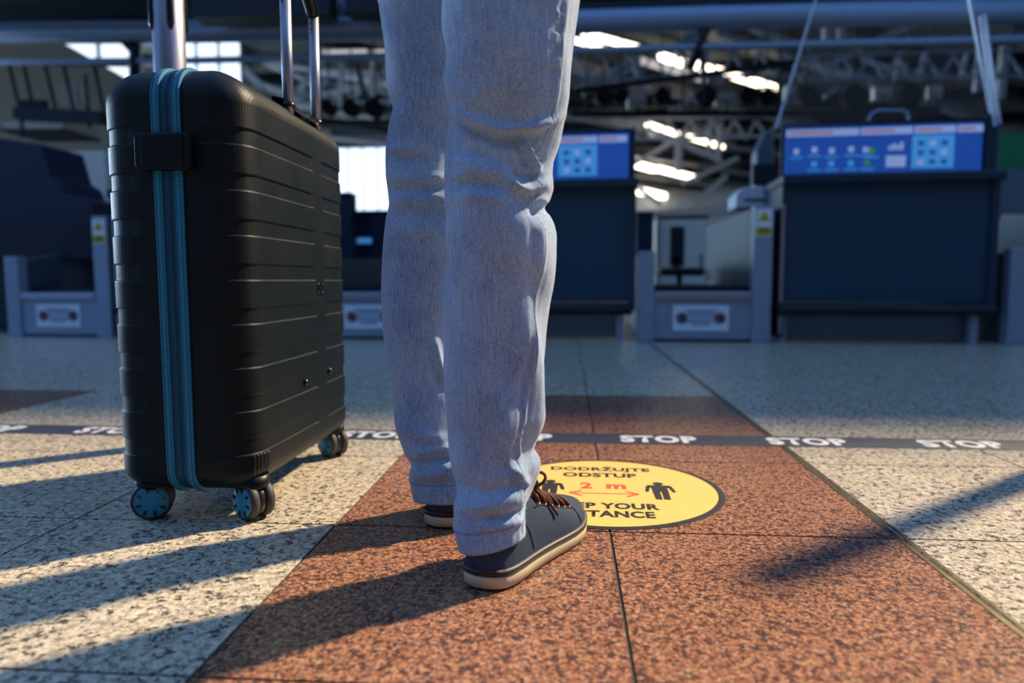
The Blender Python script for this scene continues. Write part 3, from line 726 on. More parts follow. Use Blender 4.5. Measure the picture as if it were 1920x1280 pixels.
for s_, x in ((1, -.067), (-1, .061)):
    for d in (1, -1):
        ar.bar((x, -.0305, zt - .0001), (x + s_ * .022, -.0305 + d * .016, zt - .0001), .0055, .0002)
ar.build('arrow', 'sticker_red', stk)
def man(x, y):
    mb = MB()
    mb.lathe([(.0105, zt - .0002), (.0105, zt)], (x, y + .047, 0), 20)
    def P(poly): mb.prism([(x + a, y + b) for a, b in poly], zt - .0002, zt, 2)
    P([(-.022, .032), (-.016, .036), (.016, .036), (.022, .032), (.015, .018), (.015, -.006), (-.015, -.006), (-.015, .018)])
    P([(-.015, -.006), (-.0015, -.006), (-.0015, -.054), (-.0135, -.054)])
    P([(.0015, -.006), (.015, -.006), (.0135, -.054), (.0015, -.054)])
    for s_ in (-1, 1):
        q = [(s_ * .016, .036), (s_ * .024, .032), (s_ * .029, -.004), (s_ * .026, -.009), (s_ * .022, -.006), (s_ * .0175, .022)]
        P(q if s_ > 0 else q[::-1])
    mb.build('person_pictogram', 'sticker_black', stk)
man(.104, -.005); man(-.106, -.005)

# ------------------------------------------------------------------ barrier posts
def stanchion(x, y, label, top=1.35):
    r = thing('barrier_post', label, 'post', (x, y, 0), group='queue barrier posts')
    MB().lathe([(.115, 0), (.115, .006), (.11, .012), (.05, .016)], (0, 0, 0), 40).build('base', 'steel_dark', r)
    MB().lathe([(.036, .012), (.036, top), (.03, top + .005)], (0, 0, 0), 32).build('pole', 'alu', r)
    for q in (-2.35, -0.92, 0.65, 2.2):
        c, s = math.cos(q) * .035, math.sin(q) * .035
        MB().tube([(c, s, top - .01), (c, s, 1.0), (c, s, .985)], [.0085, .0085, .004], 10).build('belt_groove', 'black_gloss', r)
    MB().lathe([(.042, top), (.042, top + .07), (.036, top + .085), (.001, top + .086)], (0, 0, 0), 32).build('belt_head', 'black_plastic', r)
    return r
stanchion(-.945, 1.66, 'shiny metal barrier post rising behind the suitcase')
p2 = stanchion(1.41, 1.85, 'metal barrier post standing right of the sticker', 1.15)

# ------------------------------------------------------------------ suitcase
CX0, CX1, CY0, CY1, CZ0, CZ1 = -.748, -.506, 1.082, 1.602, .052, .738
R_ = .055
cx, cy = (CX0 + CX1) / 2, (CY0 + CY1) / 2
hx, hy = (CX1 - CX0) / 2, (CY1 - CY0) / 2
case = thing('suitcase', 'black ribbed hard-shell suitcase with teal zip band', 'suitcase', (cx, cy, 0))
def perim(nc=10, nsx=26, nsy=46):
    """unit description of a rounded rectangle: list of (inner corner x, inner y, normal angle)"""
    out = []
    corners = [(hx - R_, -(hy - R_), -90), (hx - R_, hy - R_, 0), (-(hx - R_), hy - R_, 90), (-(hx - R_), -(hy - R_), 180)]
    for k in range(4):
        x, y, a0 = corners[k]
        for i in range(nc + 1):
            out.append((x, y, math.radians(a0 + 90 * i / nc)))
        x2, y2, a2 = corners[(k + 1) % 4]
        n = nsy if k % 2 == 0 else nsx
        for i in range(1, n):
            t = i / n; out.append((x + (x2 - x) * t, y + (y2 - y) * t, math.radians(a0 + 90)))
    return out
PR = perim()
def sstep(a, b, x):
    t = min(1, max(0, (x - a) / (b - a))); return t * t * (3 - 2 * t)
def rib_mask(ix, iy, ang):
    """1 where ribs are cut: near the vertical corners and along the wide faces, 0 in the smooth bands"""
    nx, ny = math.cos(ang), math.sin(ang)
    if abs(ny) > .8:                                   # narrow sides: ribs only near the edges
        return sstep(.052, .066, abs(ix + R_ * nx))
    y = iy + R_ * ny
    return 1 - (1 - sstep(.026, .032, abs(y - .062))) 
# rib levels measured up the front corner
zprof = []           # (z, recess)
per, prd = .0713, .0285
zs = []
z = .115
bands = []
while z < .665:
    bands.append((z, z + prd)); z += per
def recess(z):
    d = 0
    for a, b in bands:
        d = max(d, min(sstep(a, a + .0024, z), 1 - sstep(b - .0024, b, z)))
    return d * .0026
levels = []
for k in range(10):
    q = -90 + 90 * k / 9.0
    levels.append((CZ0 + R_ * .75 + R_ * .75 * math.sin(math.radians(q)), R_ * (math.cos(math.radians(q))) - R_))
zl = set()
zz_ = CZ0 + R_ * .75
while zz_ < CZ1 - R_: zl.add(round(zz_, 5)); zz_ += .012
for a, b in bands:
    for d in (-.0008, 0, .0006, .0012, .0018, .0024, .003, .0038): zl.add(round(a + d, 5)); zl.add(round(b - d, 5))
for z in sorted(zl):
    if CZ0 + R_ * .75 < z < CZ1 - R_: levels.append((z, 0))
for k in range(13):
    q = 88.5 * k / 12.0
    levels.append((CZ1 - R_ + R_ * math.sin(math.radians(q)), R_ * math.cos(math.radians(q)) - R_))
def shell_rows(sel):
    rows = []
    for z, off in levels:
        row = []
        for (ix, iy, a) in sel:
            m = rib_mask(ix, iy, a)
            rr = R_ + off - recess(z) * m
            bulge = .004 * math.cos(min(1, abs(iy) / hy) * math.pi / 2) if abs(math.cos(a)) > .8 else 0
            rr += bulge * (1 + off / R_)
            tp_ = max(0.0, (z - (CZ1 - R_)) / R_); k_ = 1 - .17 * tp_ * tp_
            row.append(((ix + rr * math.cos(a)) * k_, iy + rr * math.sin(a), z))
        rows.append(row)
    return rows
zc = 0.001  # zip plane offset in local x
ZW = .024   # half width of zip band
right = [p for p in PR if p[0] + R_ * math.cos(p[2]) >= zc + ZW * .6 - 1e-6]
left = [p for p in PR if p[0] + R_ * math.cos(p[2]) <= zc - ZW * .6 + 1e-6]
# keep the order continuous: rotate the list so that each half runs from the front seam to the back seam
def order(half, sgn):
    ang = lambda p: math.atan2((p[1] + R_ * math.sin(p[2])) * sgn, (p[0] + R_ * math.cos(p[2])) * sgn + .02)
    return sorted(half, key=ang)
for half, sgn in ((right, 1), (left, -1)):
    h = order(half, sgn)
    mb = MB(); rows = shell_rows(h)
    mb.rows(rows, closed=False)
    n = len(rows[0])
    o = len(mb.v) - n; mb.f.append(tuple(o + j for j in range(n))); mb.smooth.append(False)
    mb.f.append(tuple(reversed(range(n)))); mb.smooth.append(False)
    sh = mb.build('shell', 'case_shell', case)
    wn_ = sh.modifiers.new('weighted', 'WEIGHTED_NORMAL'); wn_.weight = 80
# zip band: rings around the narrow sides
def ring_outline(off, n=12):
    b, t = CZ0, CZ1; y = hy; r = R_ + off; rb = R_ * .75 + off
    pts = []
    for (yy, zz0, a0, r_) in ((y - R_, CZ1 - R_, 0, r), (-(y - R_), CZ1 - R_, 90, r), (-(y - R_ ), CZ0 + R_ * .75, 180, None), ((y - R_), CZ0 + R_ * .75, 270, None)):
        for i in range(n + 1):
            q = math.radians(a0 + 90 * i / n)
            if r_: pts.append((yy + r_ * math.cos(q), zz0 + r_ * math.sin(q)))
            else: pts.append((yy + (R_ + off) * math.cos(q), zz0 + rb * math.sin(q)))
    return pts
def ring(name, m, x0, x1, off, inner=-.012, rnd=.0012):
    A, B, Cc = ring_outline(off - rnd), ring_outline(off), ring_outline(inner)
    rows = []
    n = len(A)
    prof = [(x0, Cc), (x0, A), (x0 + rnd, B), (x1 - rnd, B), (x1, A), (x1, Cc)]
    mb = MB()
    for k in range(len(prof) - 1):
        (xa, PA), (xb, PB) = prof[k], prof[k + 1]
        mb.rows([[(xa, y, z) for y, z in PA], [(xb, y, z) for y, z in PB]], smooth=False)
    return mb.build(name, m, case)
ring('zip_tape', 'teal_dark', zc - .017, zc + .017, .0005)
for x0, x1 in ((zc - .0235, zc - .0105), (zc + .0105, zc + .0235)):
    ring('teal_band', 'teal', x0, x1, .0048)
    xm = (x0 + x1) / 2
    ring('band_ridge', 'teal_dark', xm + (.0034 if xm < zc else -.0044), xm + (.0044 if xm < zc else -.0034), .0053, rnd=.0003)
# stitches along the bands
ol = ring_outline(.0051, 16)
st_mb = MB()
acc = []
for i in range(len(ol)):
    p, q = Vector((0, *ol[i])), Vector((0, *ol[(i + 1) % len(ol)]))
    L = (q - p).length; n = max(1, int(L / .0062))
    for k in range(n): acc.append((p.lerp(q, (k + .15) / n), p.lerp(q, (k + .75) / n)))
for (p, q) in acc:
    for x in (zc - .0200, zc + .0200):
        o_ = Vector((x, 0, 0)); st_mb.bar(p + o_, q + o_, .0011, .0011)
st_mb.build('stitching', 'teal_stitch', case)['kind'] = 'stuff'
# zip teeth (two chains)
ol = ring_outline(.0010, 10); tz = MB(); k = 0
for i in range(len(ol)):
    p, q = Vector((0, *ol[i])), Vector((0, *ol[(i + 1) % len(ol)])); L = (q - p).length
    n = max(1, int(L / .0019))
    for j in range(n):
        c_ = p.lerp(q, (j + .5) / n); k += 1
        d = (q - p).normalized(); nrm = Vector((0, d.z, -d.y))
        R3 = Matrix((Vector((1, 0, 0)), d, nrm)).transposed()
        tz.box(c_ + Vector((zc + (.0009 if k % 2 else -.0009), 0, 0)), (.0018, .0006, .0010), R3)
tz.build('zip_teeth', 'zip_metal', case)['kind'] = 'stuff'
# latch across the zip near the top
yf = -hy
def rrect(hw, hh, r, n=6):
    out = []
    for sx, sz, a0 in ((1, 1, 0), (-1, 1, 90), (-1, -1, 180), (1, -1, 270)):
        for i in range(n + 1):
            q = math.radians(a0 + 90 * i / n); out.append((sx * (hw - r) + r * math.cos(q), sz * (hh - r) + r * math.sin(q)))
    return out
lz = .601
lt = MB().prism([(x + zc + .0, z + lz) for x, z in rrect(.046, .0285, .010)], yf - .016, yf + .004).build('latch', 'black_plastic', case, .003, 3)
MB().prism([(x + zc, z + lz) for x, z in rrect(.034, .0255, .004)], yf - .018, yf - .012).build('latch_face', 'black_plastic', lt, .0015)
# badge and studs on the wide side
xf = hx + .0042
BY = .062
bd = MB().prism([(y_ + BY, z_ + .385) for y_, z_ in rrect(.0155, .0125, .003)], xf - .004, xf + .0008, 0).build('badge', 'black_gloss', case)
for sx, sz in ((1, 1), (-1, 1), (-1, -1), (1, -1)):
    MB().lathe([(.0012, 0), (.0012, .001), (.0001, .0014)], (xf + .0006, BY + sx * .0115, .385 + sz * .009), 8, Matrix.Rotation(math.pi / 2, 3, 'Y')).build('rivet', 'chrome', bd)
for (y_, z_) in ((-.030, .206), (.108, .211)):
    MB().lathe([(.0062, 0), (.0062, .002), (.0042, .005), (.0001, .0062)], (xf - .002, y_, z_), 16, Matrix.Rotation(math.pi / 2, 3, 'Y')).build('stud', 'black_gloss', case)
# corner grille by the front wheel
for k in range(6):
    a_ = math.radians(-34 + k * 7.5)
    ccx, ccy = hx - R_, -(hy - R_)
    pts = []
    for z_ in (.1135, .110, .106, .098, .090, .082, .076):
        sq = max(-1, min(0, (z_ - CZ0 - R_ * .75) / (R_ * .75))); off = R_ * (math.sqrt(1 - sq * sq) - 1)
        rr = R_ + off + .0006 - recess(z_)
        pts.append((ccx + rr * math.cos(a_), ccy + rr * math.sin(a_), z_))
    MB().tube(pts, .0017, 6).build('grille_rib', 'black_gloss', case)
# wheels
def wheel(lx, ly, yaw, R=.033):
    """double wheel, axis along local x turned by yaw"""
    w_ = thing('w', None, None); col.objects.unlink(w_); bpy.data.objects.remove(w_)
    M = Matrix.Rotation(yaw, 3, 'Z'); Ry = M @ Matrix.Rotation(math.pi / 2, 3, 'Y'); c = Vector((lx, ly, R))
    core = MB().lathe([(.029, -.009), (.029, .009)], c, 28, Ry).build('wheel', 'wheel_core', case)
    for s_ in (-1, 1):
        cc = c + M @ Vector((s_ * .0145, 0, 0))
        MB().lathe([(R - .010, -.0075), (R - .003, -.0075), (R - .0005, -.005), (R, 0), (R - .0005, .005), (R - .003, .0075), (R - .010, .0075)], cc, 36, Ry).build('tyre', 'rubber', core)
        ch_ = c + M @ Vector((s_ * .0218, 0, 0))
        MB().lathe([(.0235, -.002), (.0270, -.001), (.0270, .0005), (.0255, .002), (.001, .0022)] if s_ > 0 else [(.001, -.0022), (.0255, -.002), (.0270, -.0005), (.0270, .001), (.0235, .002)], ch_, 32, Ry).build('hub_cap', 'hub_blue', core)
        sl_ = MB()
        for k in range(8):
            q = k * math.pi / 4 + .25; rr = .0205
            pos = c + M @ Vector((s_ * .0238, rr * math.cos(q), rr * math.sin(q)))
            R3 = M @ Matrix.Rotation(q, 3, 'X')
            sl_.box(pos, (.0006, .0042, .0022), R3)
        sl_.build('hub_slots', 'black_gloss', core)
    # fork
    fk = MB()
    fk.lathe([(.016, 0), (.025, .003), (.027, .010), (.026, .026)], (lx, ly, .050), 24)
    fk.build('wheel_housing', 'black_plastic', case)
wheel(-.076, -hy + .042, math.radians(-66))
wheel(.097, -hy + .050, math.radians(57))
wheel(.090, hy - .045, math.radians(52))
wheel(-.085, hy - .045, math.radians(60))
# trolley handle: two rods and the arched grip, near the right edge
RXl = hx - .021
rods = [(RXl, 1.327 - cy), (RXl, 1.475 - cy)]
for (x, y) in rods:
    rd = MB().tube([(x, y, CZ1 - .05), (x, y, .945)], .0102, 14).build('trolley_rod', 'alu', case)
    MB().tube([(x, y, CZ1 - .012), (x, y, CZ1 - .004)], .0125, 14).build('rod_collar', 'black_gloss', rd)
    for z in (.928, .917): MB().lathe([(.0015, 0), (.0015, .002)], (x - .003, y - .0095, z), 8, Matrix.Rotation(math.pi / 2, 3, 'X')).build('rod_pin', 'black_gloss', rd)
gpts = []
y0_, y1_ = rods[0][1], rods[1][1]
for k in range(25):
    t = k / 24; yy = y0_ + (y1_ - y0_) * t
    gpts.append((RXl, yy, .945 + .060 * math.sin(math.pi * t)))
MB().tube(gpts, [.0125 + .004 * math.sin(math.pi * k / 24) for k in range(25)], 16).build('grip', 'black_gloss', case)
# recessed carry handle saddle between the rods
sd_ = MB(); rows = []
for k in range(17):
    t = k / 16; yy = y0_ - .012 + (y1_ - y0_ + .024) * t
    h_ = .001 + .006 * abs(math.cos(math.pi * t)) ** 1.5
    rows.append([(RXl - .030, yy, CZ1 - .010), (RXl - .026, yy, CZ1 + h_), (RXl + .000, yy, CZ1 + h_ * .8 - .004), (RXl + .018, yy, CZ1 - .022)])
sd_.rows(rows, closed=False)
sd_.build('handle_housing', 'black_gloss', case)

# ------------------------------------------------------------------ person: jeans and shoes
person = thing('person', 'standing person in light blue jeans and dark canvas shoes, seen from behind', 'person', (-.13, 1.03, 0))
PO = Vector((-.13, 1.03, 0))
def interp(tab, y):
    ys = [a for a, b in tab]; xs = [b for a, b in tab]; return float(np.interp(y, ys, xs))
def smooth_tab(tab, y0, y1, n):
    yy = np.linspace(y0, y1, n); xx = np.interp(yy, [a for a, b in tab], [b for a, b in tab])
    k = np.array([1, 2, 3, 2, 1]) / 9; xp = np.pad(xx, 2, mode='edge'); return yy, np.convolve(xp, k, 'valid')
R_left = [(-140, 826), (-60, 830), (0, 835), (60, 838), (110, 845), (140, 839), (165, 832), (190, 836), (210, 845), (235, 842), (300, 842), (400, 845), (450, 838), (520, 836), (600, 836), (700, 833), (750, 838), (800, 846), (850, 852), (880, 861), (910, 866), (935, 858), (960, 852), (985, 857), (1010, 864), (1032, 868)]
R_right = [(-140, 1104), (-60, 1096), (0, 1087), (50, 1082), (100, 1078), (150, 1073), (190, 1066), (230, 1055), (270, 1046), (305, 1034), (330, 1033), (355, 1036), (375, 1028), (390, 1019), (405, 1030), (420, 1038), (440, 1043), (480, 1041), (520, 1036), (560, 1030), (620, 1025), (680, 1023), (740, 1020), (780, 1017), (800, 1010), (825, 997), (847, 990), (870, 1005), (890, 1007), (910, 1003), (930, 998), (950, 997), (980, 996), (1032, 992)]
L_left = [(-140, 690), (-60, 700), (0, 710), (15, 717), (60, 723), (120, 728), (180, 735), (208, 744), (240, 735), (300, 728), (350, 730), (385, 735), (410, 728), (450, 723), (480, 722), (540, 722), (600, 722), (650, 727), (700, 738), (750, 748), (800, 752), (840, 765), (858, 777), (880, 769), (900, 772), (925, 778), (948, 780)]
L_right = [(-140, 905), (0, 900), (100, 892), (200, 885), (260, 880), (330, 885), (430, 892), (520, 880), (600, 868), (700, 862), (800, 880), (860, 902), (900, 932), (948, 942)]
def leg_mesh(tl, tr, Yc, yend, dep, hem_tilt, folds, nrow=300, nseg=128, seed=1, hem_lift=0.0):
    yy, xl = smooth_tab(tl, -140, yend, nrow); _, xr = smooth_tab(tr, -140, yend, nrow)
    V = np.zeros((nrow, nseg, 3)); th = np.linspace(0, 2 * np.pi, nseg, endpoint=False)
    for i in range(nrow):
        t = i / (nrow - 1)
        Y = np.interp(t, [0, .5, 1], Yc)
        a, b = at(xl[i], yy[i], Y), at(xr[i], yy[i], Y)
        c = (a + b) / 2; hw = (b - a).length / 2
        hd = np.interp(t, [a_ for a_, _ in dep], [b_ for _, b_ in dep])
        cs, sn = np.cos(th), np.sin(th)
        e = .92
        V[i, :, 0] = c.x + hw * np.sign(cs) * np.abs(cs) ** e
        V[i, :, 1] = c.y + hd * np.sign(sn) * np.abs(sn) ** e + hw * .10 * cs
        V[i, :, 2] = c.z
        if hem_tilt:
            g = max(0, (t - .86) / .14) ** 1.5
            V[i, :, 2] += g * (hem_tilt[0] * cs + hem_tilt[1] * sn)
    # normals of the loft
    du = np.roll(V, -1, 1) - np.roll(V, 1, 1); dv = np.gradient(V, axis=0)
    N = np.cross(du, dv); N /= np.linalg.norm(N, axis=2, keepdims=True) + 1e-9
    C = V.mean(1, keepdims=True); s = np.sign(((V - C) * N).sum(2).mean()); N *= s
    P = project(V.reshape(-1, 3)).reshape(nrow, nseg, 2)
    view = np.array([0, 0, CAMH]) - V; view /= np.linalg.norm(view, axis=2, keepdims=True)
    face = np.clip((N * view).sum(2) * 3 + .35, 0, 1)
    D = np.zeros((nrow, nseg))
    for pts, amp, wd in folds:
        dmin = np.full((nrow, nseg), 1e9)
        fade = np.ones((nrow, nseg))
        total = sum(math.dist(pts[k], pts[k + 1]) for k in range(len(pts) - 1)); run = 0
        for k in range(len(pts) - 1):
            p, q = np.array(pts[k], float), np.array(pts[k + 1], float); d = q - p; L2 = (d * d).sum()
            u = np.clip(((P - p) * d).sum(2) / L2, 0, 1); dist = np.linalg.norm(P - (p + u[..., None] * d), axis=2)
            tt = (run + u * math.sqrt(L2)) / total; run += math.sqrt(L2)
            upd = dist < dmin; dmin = np.where(upd, dist, dmin); fade = np.where(upd, np.clip(np.minimum(tt, 1 - tt) * 5 + .25, 0, 1), fade)
        D += 1.6 * amp * fade * np.exp(-(dmin / wd) ** 2)
    D *= face
    r = np.random.default_rng(seed)
    Z = V[..., 2]
    for k in range(26):                                # soft wandering drapes all round
        kt, kz, ph, am = r.integers(1, 7), r.uniform(8, 46), r.uniform(0, 6.28), r.uniform(.0002, .0008)
        D += am * np.sin(kt * th[None, :] + kz * Z + ph + 1.3 * np.sin(3 * Z * kz / 9 + ph))
    for k in range(10):                                # fine vertical slubs
        kt, ph = r.integers(18, 44), r.uniform(0, 6.28); D += .00008 * np.sin(kt * th[None, :] + ph + 9 * Z)
    V = V + N * D[..., None]
    return V
R_folds = [
    ([(846, 206), (880, 226), (920, 240), (955, 245), (1000, 240), (1030, 226), (1046, 214)], .0065, 9),
    ([(850, 222), (890, 246), (940, 262), (985, 258), (1004, 250)], -.0075, 13),
    ([(836, 160), (870, 185), (905, 172), (950, 165)], .0030, 24),
    ([(982, 254), (990, 276), (1003, 300), (1012, 322)], .0055, 6),
    ([(1000, 256), (1008, 280), (1016, 310)], -.0050, 7),
    ([(968, 262), (978, 286), (992, 312)], -.0040, 8),
    ([(956, 334), (972, 350), (994, 357), (1014, 350), (1028, 338)], .0060, 8),
    ([(960, 318), (985, 326), (1010, 332)], -.0050, 10),
    ([(850, 268), (890, 290), (940, 302), (975, 306)], -.0030, 14),
    ([(846, 300), (900, 305), (960, 322)], .0030, 12),
    ([(846, 330), (890, 322), (930, 330)], .0030, 12), ([(848, 346), (900, 342), (950, 356)], -.0035, 13),
    ([(846, 372), (900, 366), (960, 378)], .0025, 13),
    ([(1000, 398), (1012, 392), (1030, 394)], -.0060, 9), ([(990, 380), (1006, 374), (1026, 376)], .0035, 8),
    ([(1010, 412), (1014, 450), (1006, 520)], .0024, 12), ([(1000, 420), (1000, 480), (994, 560)], -.0018, 10),
    ([(1064, 0), (1052, 80), (1040, 150), (1034, 215)], .0022, 4), ([(1056, 0), (1044, 80), (1033, 150)], -.0022, 6),
    ([(1048, 20), (1044, 40)], .003, 5), ([(1046, 60), (1040, 84)], .003, 5), ([(1040, 104), (1036, 130)], .0028, 5),
    ([(1004, 600), (996, 700), (984, 800), (974, 850)], .0020, 4), ([(994, 640), (985, 740), (972, 820), (966, 860)], -.0026, 6),
    ([(980, 760), (972, 820), (980, 868)], .0026, 6), ([(990, 800), (984, 840)], -.003, 6),
    ([(858, 902), (900, 922), (950, 918), (1000, 894)], -.0035, 12), ([(852, 948), (900, 952), (950, 944), (994, 926)], .0030, 14),
    ([(960, 880), (985, 900), (1000, 912)], .0045, 9), ([(940, 862), (962, 900), (975, 930)], -.0030, 10),
    ([(905, 974), (950, 968), (985, 956)], -.0040, 7), ([(900, 988), (945, 984), (985, 974)], .0026, 8),
    ([(900, 460), (905, 620), (900, 780)], .0016, 22), ([(950, 500), (955, 640)], -.0016, 20)]
L_folds = [
    ([(742, 212), (752, 240), (756, 275)], .0030, 8), ([(730, 292), (770, 300), (812, 298)], -.0040, 12), ([(732, 278), (765, 282), (790, 272)], .0035, 9),
    ([(730, 330), (780, 338), (836, 332)], .0030, 10), ([(730, 352), (790, 356), (838, 348)], -.0035, 11), ([(734, 376), (790, 368), (836, 372)], .0025, 10),
    ([(728, 398), (780, 404), (836, 398)], -.0025, 12), ([(730, 440), (790, 430), (838, 440)], .0016, 14),
    ([(800, 640), (812, 690), (832, 740)], -.0030, 9), ([(812, 630), (824, 680), (836, 720)], .0045, 8),
    ([(745, 700), (770, 760), (800, 800)], -.0022, 14), ([(748, 780), (780, 815), (840, 826)], .0030, 12),
    ([(776, 852), (810, 846), (850, 838)], .0045, 8), ([(778, 864), (810, 862), (850, 856)], -.0050, 8), ([(770, 884), (800, 890), (850, 884)], .0035, 10), ([(832, 880), (850, 872), (868, 868)], .004, 7),
    ([(776, 906), (810, 910), (850, 904)], -.0025, 8)]
VR = leg_mesh(R_left, R_right, [0.950, .955, .948], 994, [(0, .098), (.25, .088), (.38, .076), (.5, .080), (.7, .072), (.9, .070), (1, .074)], (.010, .004), R_folds, seed=3)
VL = leg_mesh(L_left, L_right, [1.160, 1.165, 1.165], 918, [(0, .098), (.25, .088), (.38, .076), (.5, .080), (.7, .072), (.9, .070), (1, .074)], (.006, .002), L_folds, seed=8)
jm = MB()
for V in (VR, VL):
    Vl = V - np.array(PO)
    rows = [list(map(tuple, r)) for r in Vl]
    # hem turned inwards
    c = Vl[-1].mean(0)
    for f_, dz in ((.985, .0005), (.93, .004), (.86, .03)):
        rows.append([tuple(c * (1 - f_) + p * f_ + np.array([0, 0, dz])) for p in Vl[-1]])
    # grow into the hips above the picture
    top = [rows[0]]
    tgt = np.array([-.02, .03, .86])
    hip = []
    n = len(rows[0])
    for k in range(1, 9):
        t = k / 8
        row = []
        c0 = Vl[0].mean(0)
        for j in range(n):
            a_ = 2 * math.pi * j / n
            wp = np.array([-.0 + .17 * math.cos(a_) * 1.0, .03 + .135 * math.sin(a_), .0])
            p = Vl[0][j]
            q = np.array([wp[0], wp[1], 1.04])
            s_ = t * t * (3 - 2 * t)
            row.append((p[0] * (1 - s_) + q[0] * s_, p[1] * (1 - s_) + q[1] * s_, p[2] * (1 - t) + q[2] * t))
        hip.append(row)
    jm.rows(hip[::-1] + rows, cap0=True)
jeans = jm.build('jeans', 'denim', person)
# hem seams and side seams as thin tubes lying on the cloth
for V in (VR, VL):
    Vl = V - np.array(PO); k = -1 - int(V.shape[0] * .030)
    for kk in (k,):
        row = [tuple(p) for p in Vl[kk]]; row.append(row[0])
        MB().tube(row, .0011, 6, caps=False).build('hem_seam', 'denim_seam', jeans)
P_ = project(VR.reshape(-1, 3)).reshape(VR.shape[0], VR.shape[1], 2)
def seam_on(V, j):
    Vl = V - np.array(PO); pts = [tuple(Vl[i, j]) for i in range(20, V.shape[0] - 2, 3)]
    MB().tube(pts, .0005, 6, caps=False).build('side_seam', 'denim_seam', jeans)
seam_on(VR, 114)
seam_on(VL, 64)

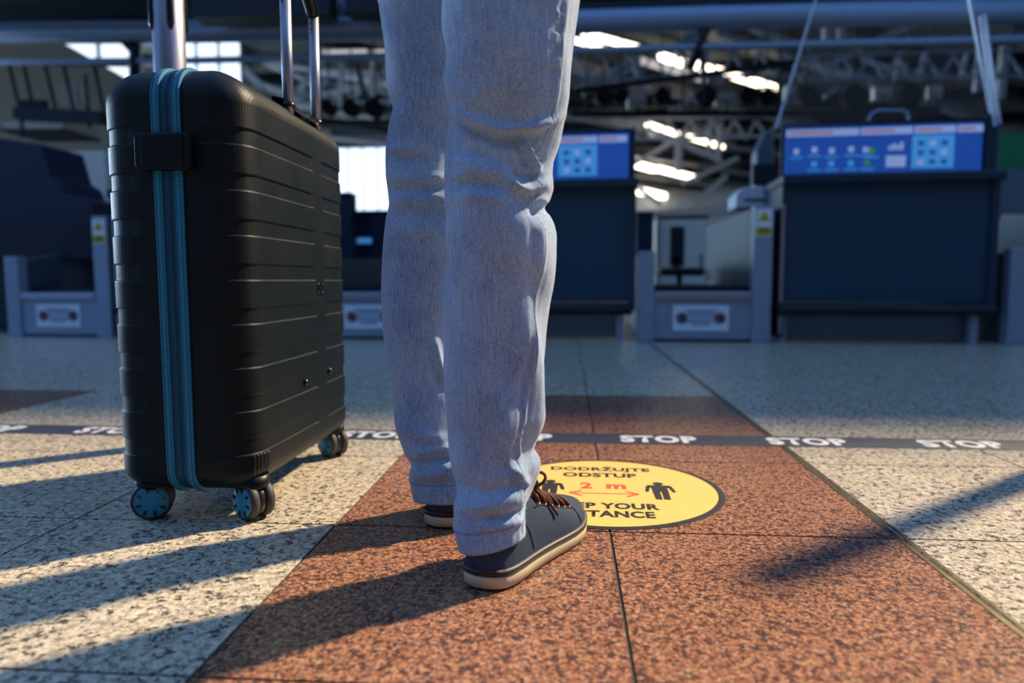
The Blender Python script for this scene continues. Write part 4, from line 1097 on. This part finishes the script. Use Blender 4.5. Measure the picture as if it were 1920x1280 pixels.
# shoes -------------------------------------------------------------
def shoe(heel, ang, L, side, label):
    """local frame: y forward from the heel, x to the outer side (side=+1 for the right foot)"""
    M = Matrix.Rotation(-ang, 3, 'Z'); H0 = Vector((heel[0], heel[1], 0)) - PO
    def W(x, y, z): return H0 + M @ Vector((side * x, y, z))
    ts = np.array([0, .012, .035, .07, .12, .2, .3, .4, .5, .6, .68, .76, .83, .89, .94, .975, .993, 1.0])
    outer = np.array([0, .015, .025, .032, .0365, .0385, .039, .041, .0445, .049, .0515, .051, .047, .040, .0305, .019, .0085, -.003])
    inner = np.array([0, -.015, -.0245, -.031, -.0345, -.0355, -.0345, -.034, -.036, -.041, -.0445, -.0455, -.0435, -.038, -.0305, -.021, -.012, -.004])
    tt = np.concatenate([np.linspace(0, .08, 9)[:-1], np.linspace(.08, .9, 30)[:-1], np.linspace(.9, 1, 14)])
    from_t = lambda arr: np.interp(tt, ts, arr)
    xo, xi = from_t(outer), from_t(inner)
    spring = lambda t: .010 * max(0, (t - .72) / .28) ** 2 + .002 * max(0, (.06 - t) / .06)
    def outline(grow=0.0):
        o = []
        for k in range(len(tt)): o.append((xo[k], tt[k] * L))
        for k in reversed(range(1, len(tt) - 1)): o.append((xi[k], tt[k] * L))
        c = np.mean(o, 0); q = []
        n = len(o)
        for k in range(n):
            p0, p1, p2 = np.array(o[k - 1]), np.array(o[k]), np.array(o[(k + 1) % n]); d = p2 - p0; nn = np.array([d[1], -d[0]]); ln = np.linalg.norm(nn)
            nn = nn / ln if ln > 1e-9 else nn
            q.append((*(p1 + nn * grow), p1[1] / L))
        return q
    sh = thing('shoe', None, None); sh.parent = person; sh['label'] = label
    sh.location = (0, 0, 0)
    def slab(name, m, prof):
        mb = MB(); rows = []
        for gr_, z in prof:
            rows.append([W(x, y, z * (1 - .12 * t) + spring(t)) for x, y, t in outline(gr_)])
        mb.rows(rows, cap0=True, cap1=True); return mb.build(name, m, sh)
    slab('outsole', 'shoe_stripe', [(-.004, 0), (-.001, .0008), (0, .003), (-.001, .0045)])
    slab('midsole', 'shoe_sole', [(-.001, .002), (.0014, .0032), (.0020, .012), (.0018, .0185), (0, .020)])
    slab('foxing_stripe', 'shoe_stripe', [(-.001, .0185), (.0024, .0192), (.0026, .0250), (.0005, .0272), (-.004, .0280)])
    # upper
    hts = np.interp(tt, [0, .02, .06, .12, .25, .36, .45, .55, .65, .75, .85, .92, .97, 1], [.012, .052, .066, .072, .080, .082, .072, .058, .046, .037, .0300, .0235, .015, .005])
    na = 25
    def up(t, a, grow=0.0):
        """a: 0 outer base .. 1 inner base"""
        o_, i_ = np.interp(t, ts, outer) - .0018, np.interp(t, ts, inner) + .0018
        c = (o_ + i_) / 2; hw = max((o_ - i_) / 2, .0006); h = np.interp(t, tt, hts)
        q = math.pi * a; e = .72
        ridge = .0
        x = c + (hw + grow) * math.copysign(abs(math.cos(q)) ** e, math.cos(q)) - .006 * math.sin(q) * (1 if t < .8 else 1 - (t - .8) / .2)
        z = .0265 * (1 - .12 * t) + spring(t) + (h + grow) * math.sin(q) ** .85
        bulge = 1 + .03 * math.sin(q) ** 2
        return W(x * bulge, t * L + (-.004 * math.sin(q) if t < .05 else 0), z)
    mb = MB(); mb.rows([[up(t, k / (na - 1)) for k in range(na)] for t in tt], closed=False)
    upper = mb.build('upper', 'canvas', sh)
    def line(pts, r, m, nm, par=upper): return MB().tube([up(t, a, .0006) for t, a in pts], r, 6).build(nm, m, par)
    line([(.76, .03), (.755, .12), (.745, .22), (.738, .30), (.752, .38), (.77, .44), (.78, .5), (.77, .56), (.752, .62), (.738, .70), (.745, .78), (.755, .88), (.76, .97)], .0009, 'canvas_seam', 'toe_seam')
    line([(.30, .02), (.28, .10), (.25, .20), (.22, .32)], .0008, 'canvas_seam', 'quarter_seam')
    for a in (.235, .765): line([(.738, a), (.66, a + (.02 if a < .5 else -.02)), (.52, a + (.03 if a < .5 else -.03)), (.42, a + (.02 if a < .5 else -.02)), (.36, a)], .0007, 'canvas_seam', 'eyestay_seam')
    # eyelets and laces
    ey = [.715, .655, .595, .535, .475, .415]
    for t in ey:
        for a in (.275, .725):
            p = up(t, a, .0006); nrm = (up(t, a, .004) - up(t, a, 0)).normalized()
            R3 = nrm.to_track_quat('Z', 'Y').to_matrix()
            MB().lathe([(.0018, -.0004), (.0018, .0010), (.0030, .0012), (.0036, .0002), (.0036, -.0006)], p, 12, R3).build('eyelet', 'brass', upper)
    for k, t in enumerate(ey):
        for a0, a1 in ((.275, .62), (.725, .38)):
            t2 = t - .062
            pts = []
            for i in range(9):
                u = i / 8; pts.append(up(t + (t2 - t) * u, a0 + (a1 - a0) * u, .0012 + .0035 * math.sin(math.pi * u) + (.001 if a0 < .5 else .0)))
            MB().tube(pts, [.0022] + [.0036] * 7 + [.003], 7).build('lace', 'lace', upper)
    c0 = up(.40, .5, .006); F_ = M @ Vector((0, 1, 0)); S_ = M @ Vector((side, 0, 0)); U_ = Vector((0, 0, 1))
    def loop(sx, sz, l):
        pts = []
        for i in range(15):
            q = 2 * math.pi * i / 14
            pts.append(c0 + S_ * (sx * l * (1 - math.cos(q)) / 2) + U_ * (sz * l * (1 - math.cos(q)) / 2 + .010 * math.sin(q) + .006 * math.sin(q / 2)) + F_ * (.018 * math.sin(q / 2) + .006 * math.sin(q)))
        MB().tube(pts, .0024, 7, caps=False).build('lace_bow', 'lace', upper)
    loop(1, .10, .034); loop(-1, .0, .036); loop(.7, -.35, .03)
    MB().lathe([(.001, -.005), (.005, -.003), (.006, 0), (.005, .003), (.001, .005)], c0, 10).build('lace_knot', 'lace', upper)
    for s_ in (1, -1):
        MB().tube([c0, c0 + S_ * s_ * .012 + F_ * .02 + U_ * .002, up(.50, .5 - s_ * .22, .004), up(.53, .5 - s_ * .34, .004)], .0022, 7).build('lace_end', 'lace', upper)
    return sh
shoe((-.116, .876), math.radians(24), .300, 1, 'dark blue-grey canvas shoe on the nearer foot')
shoe((-.212, 1.098), math.radians(20), .300, -1, 'dark canvas shoe on the farther foot')
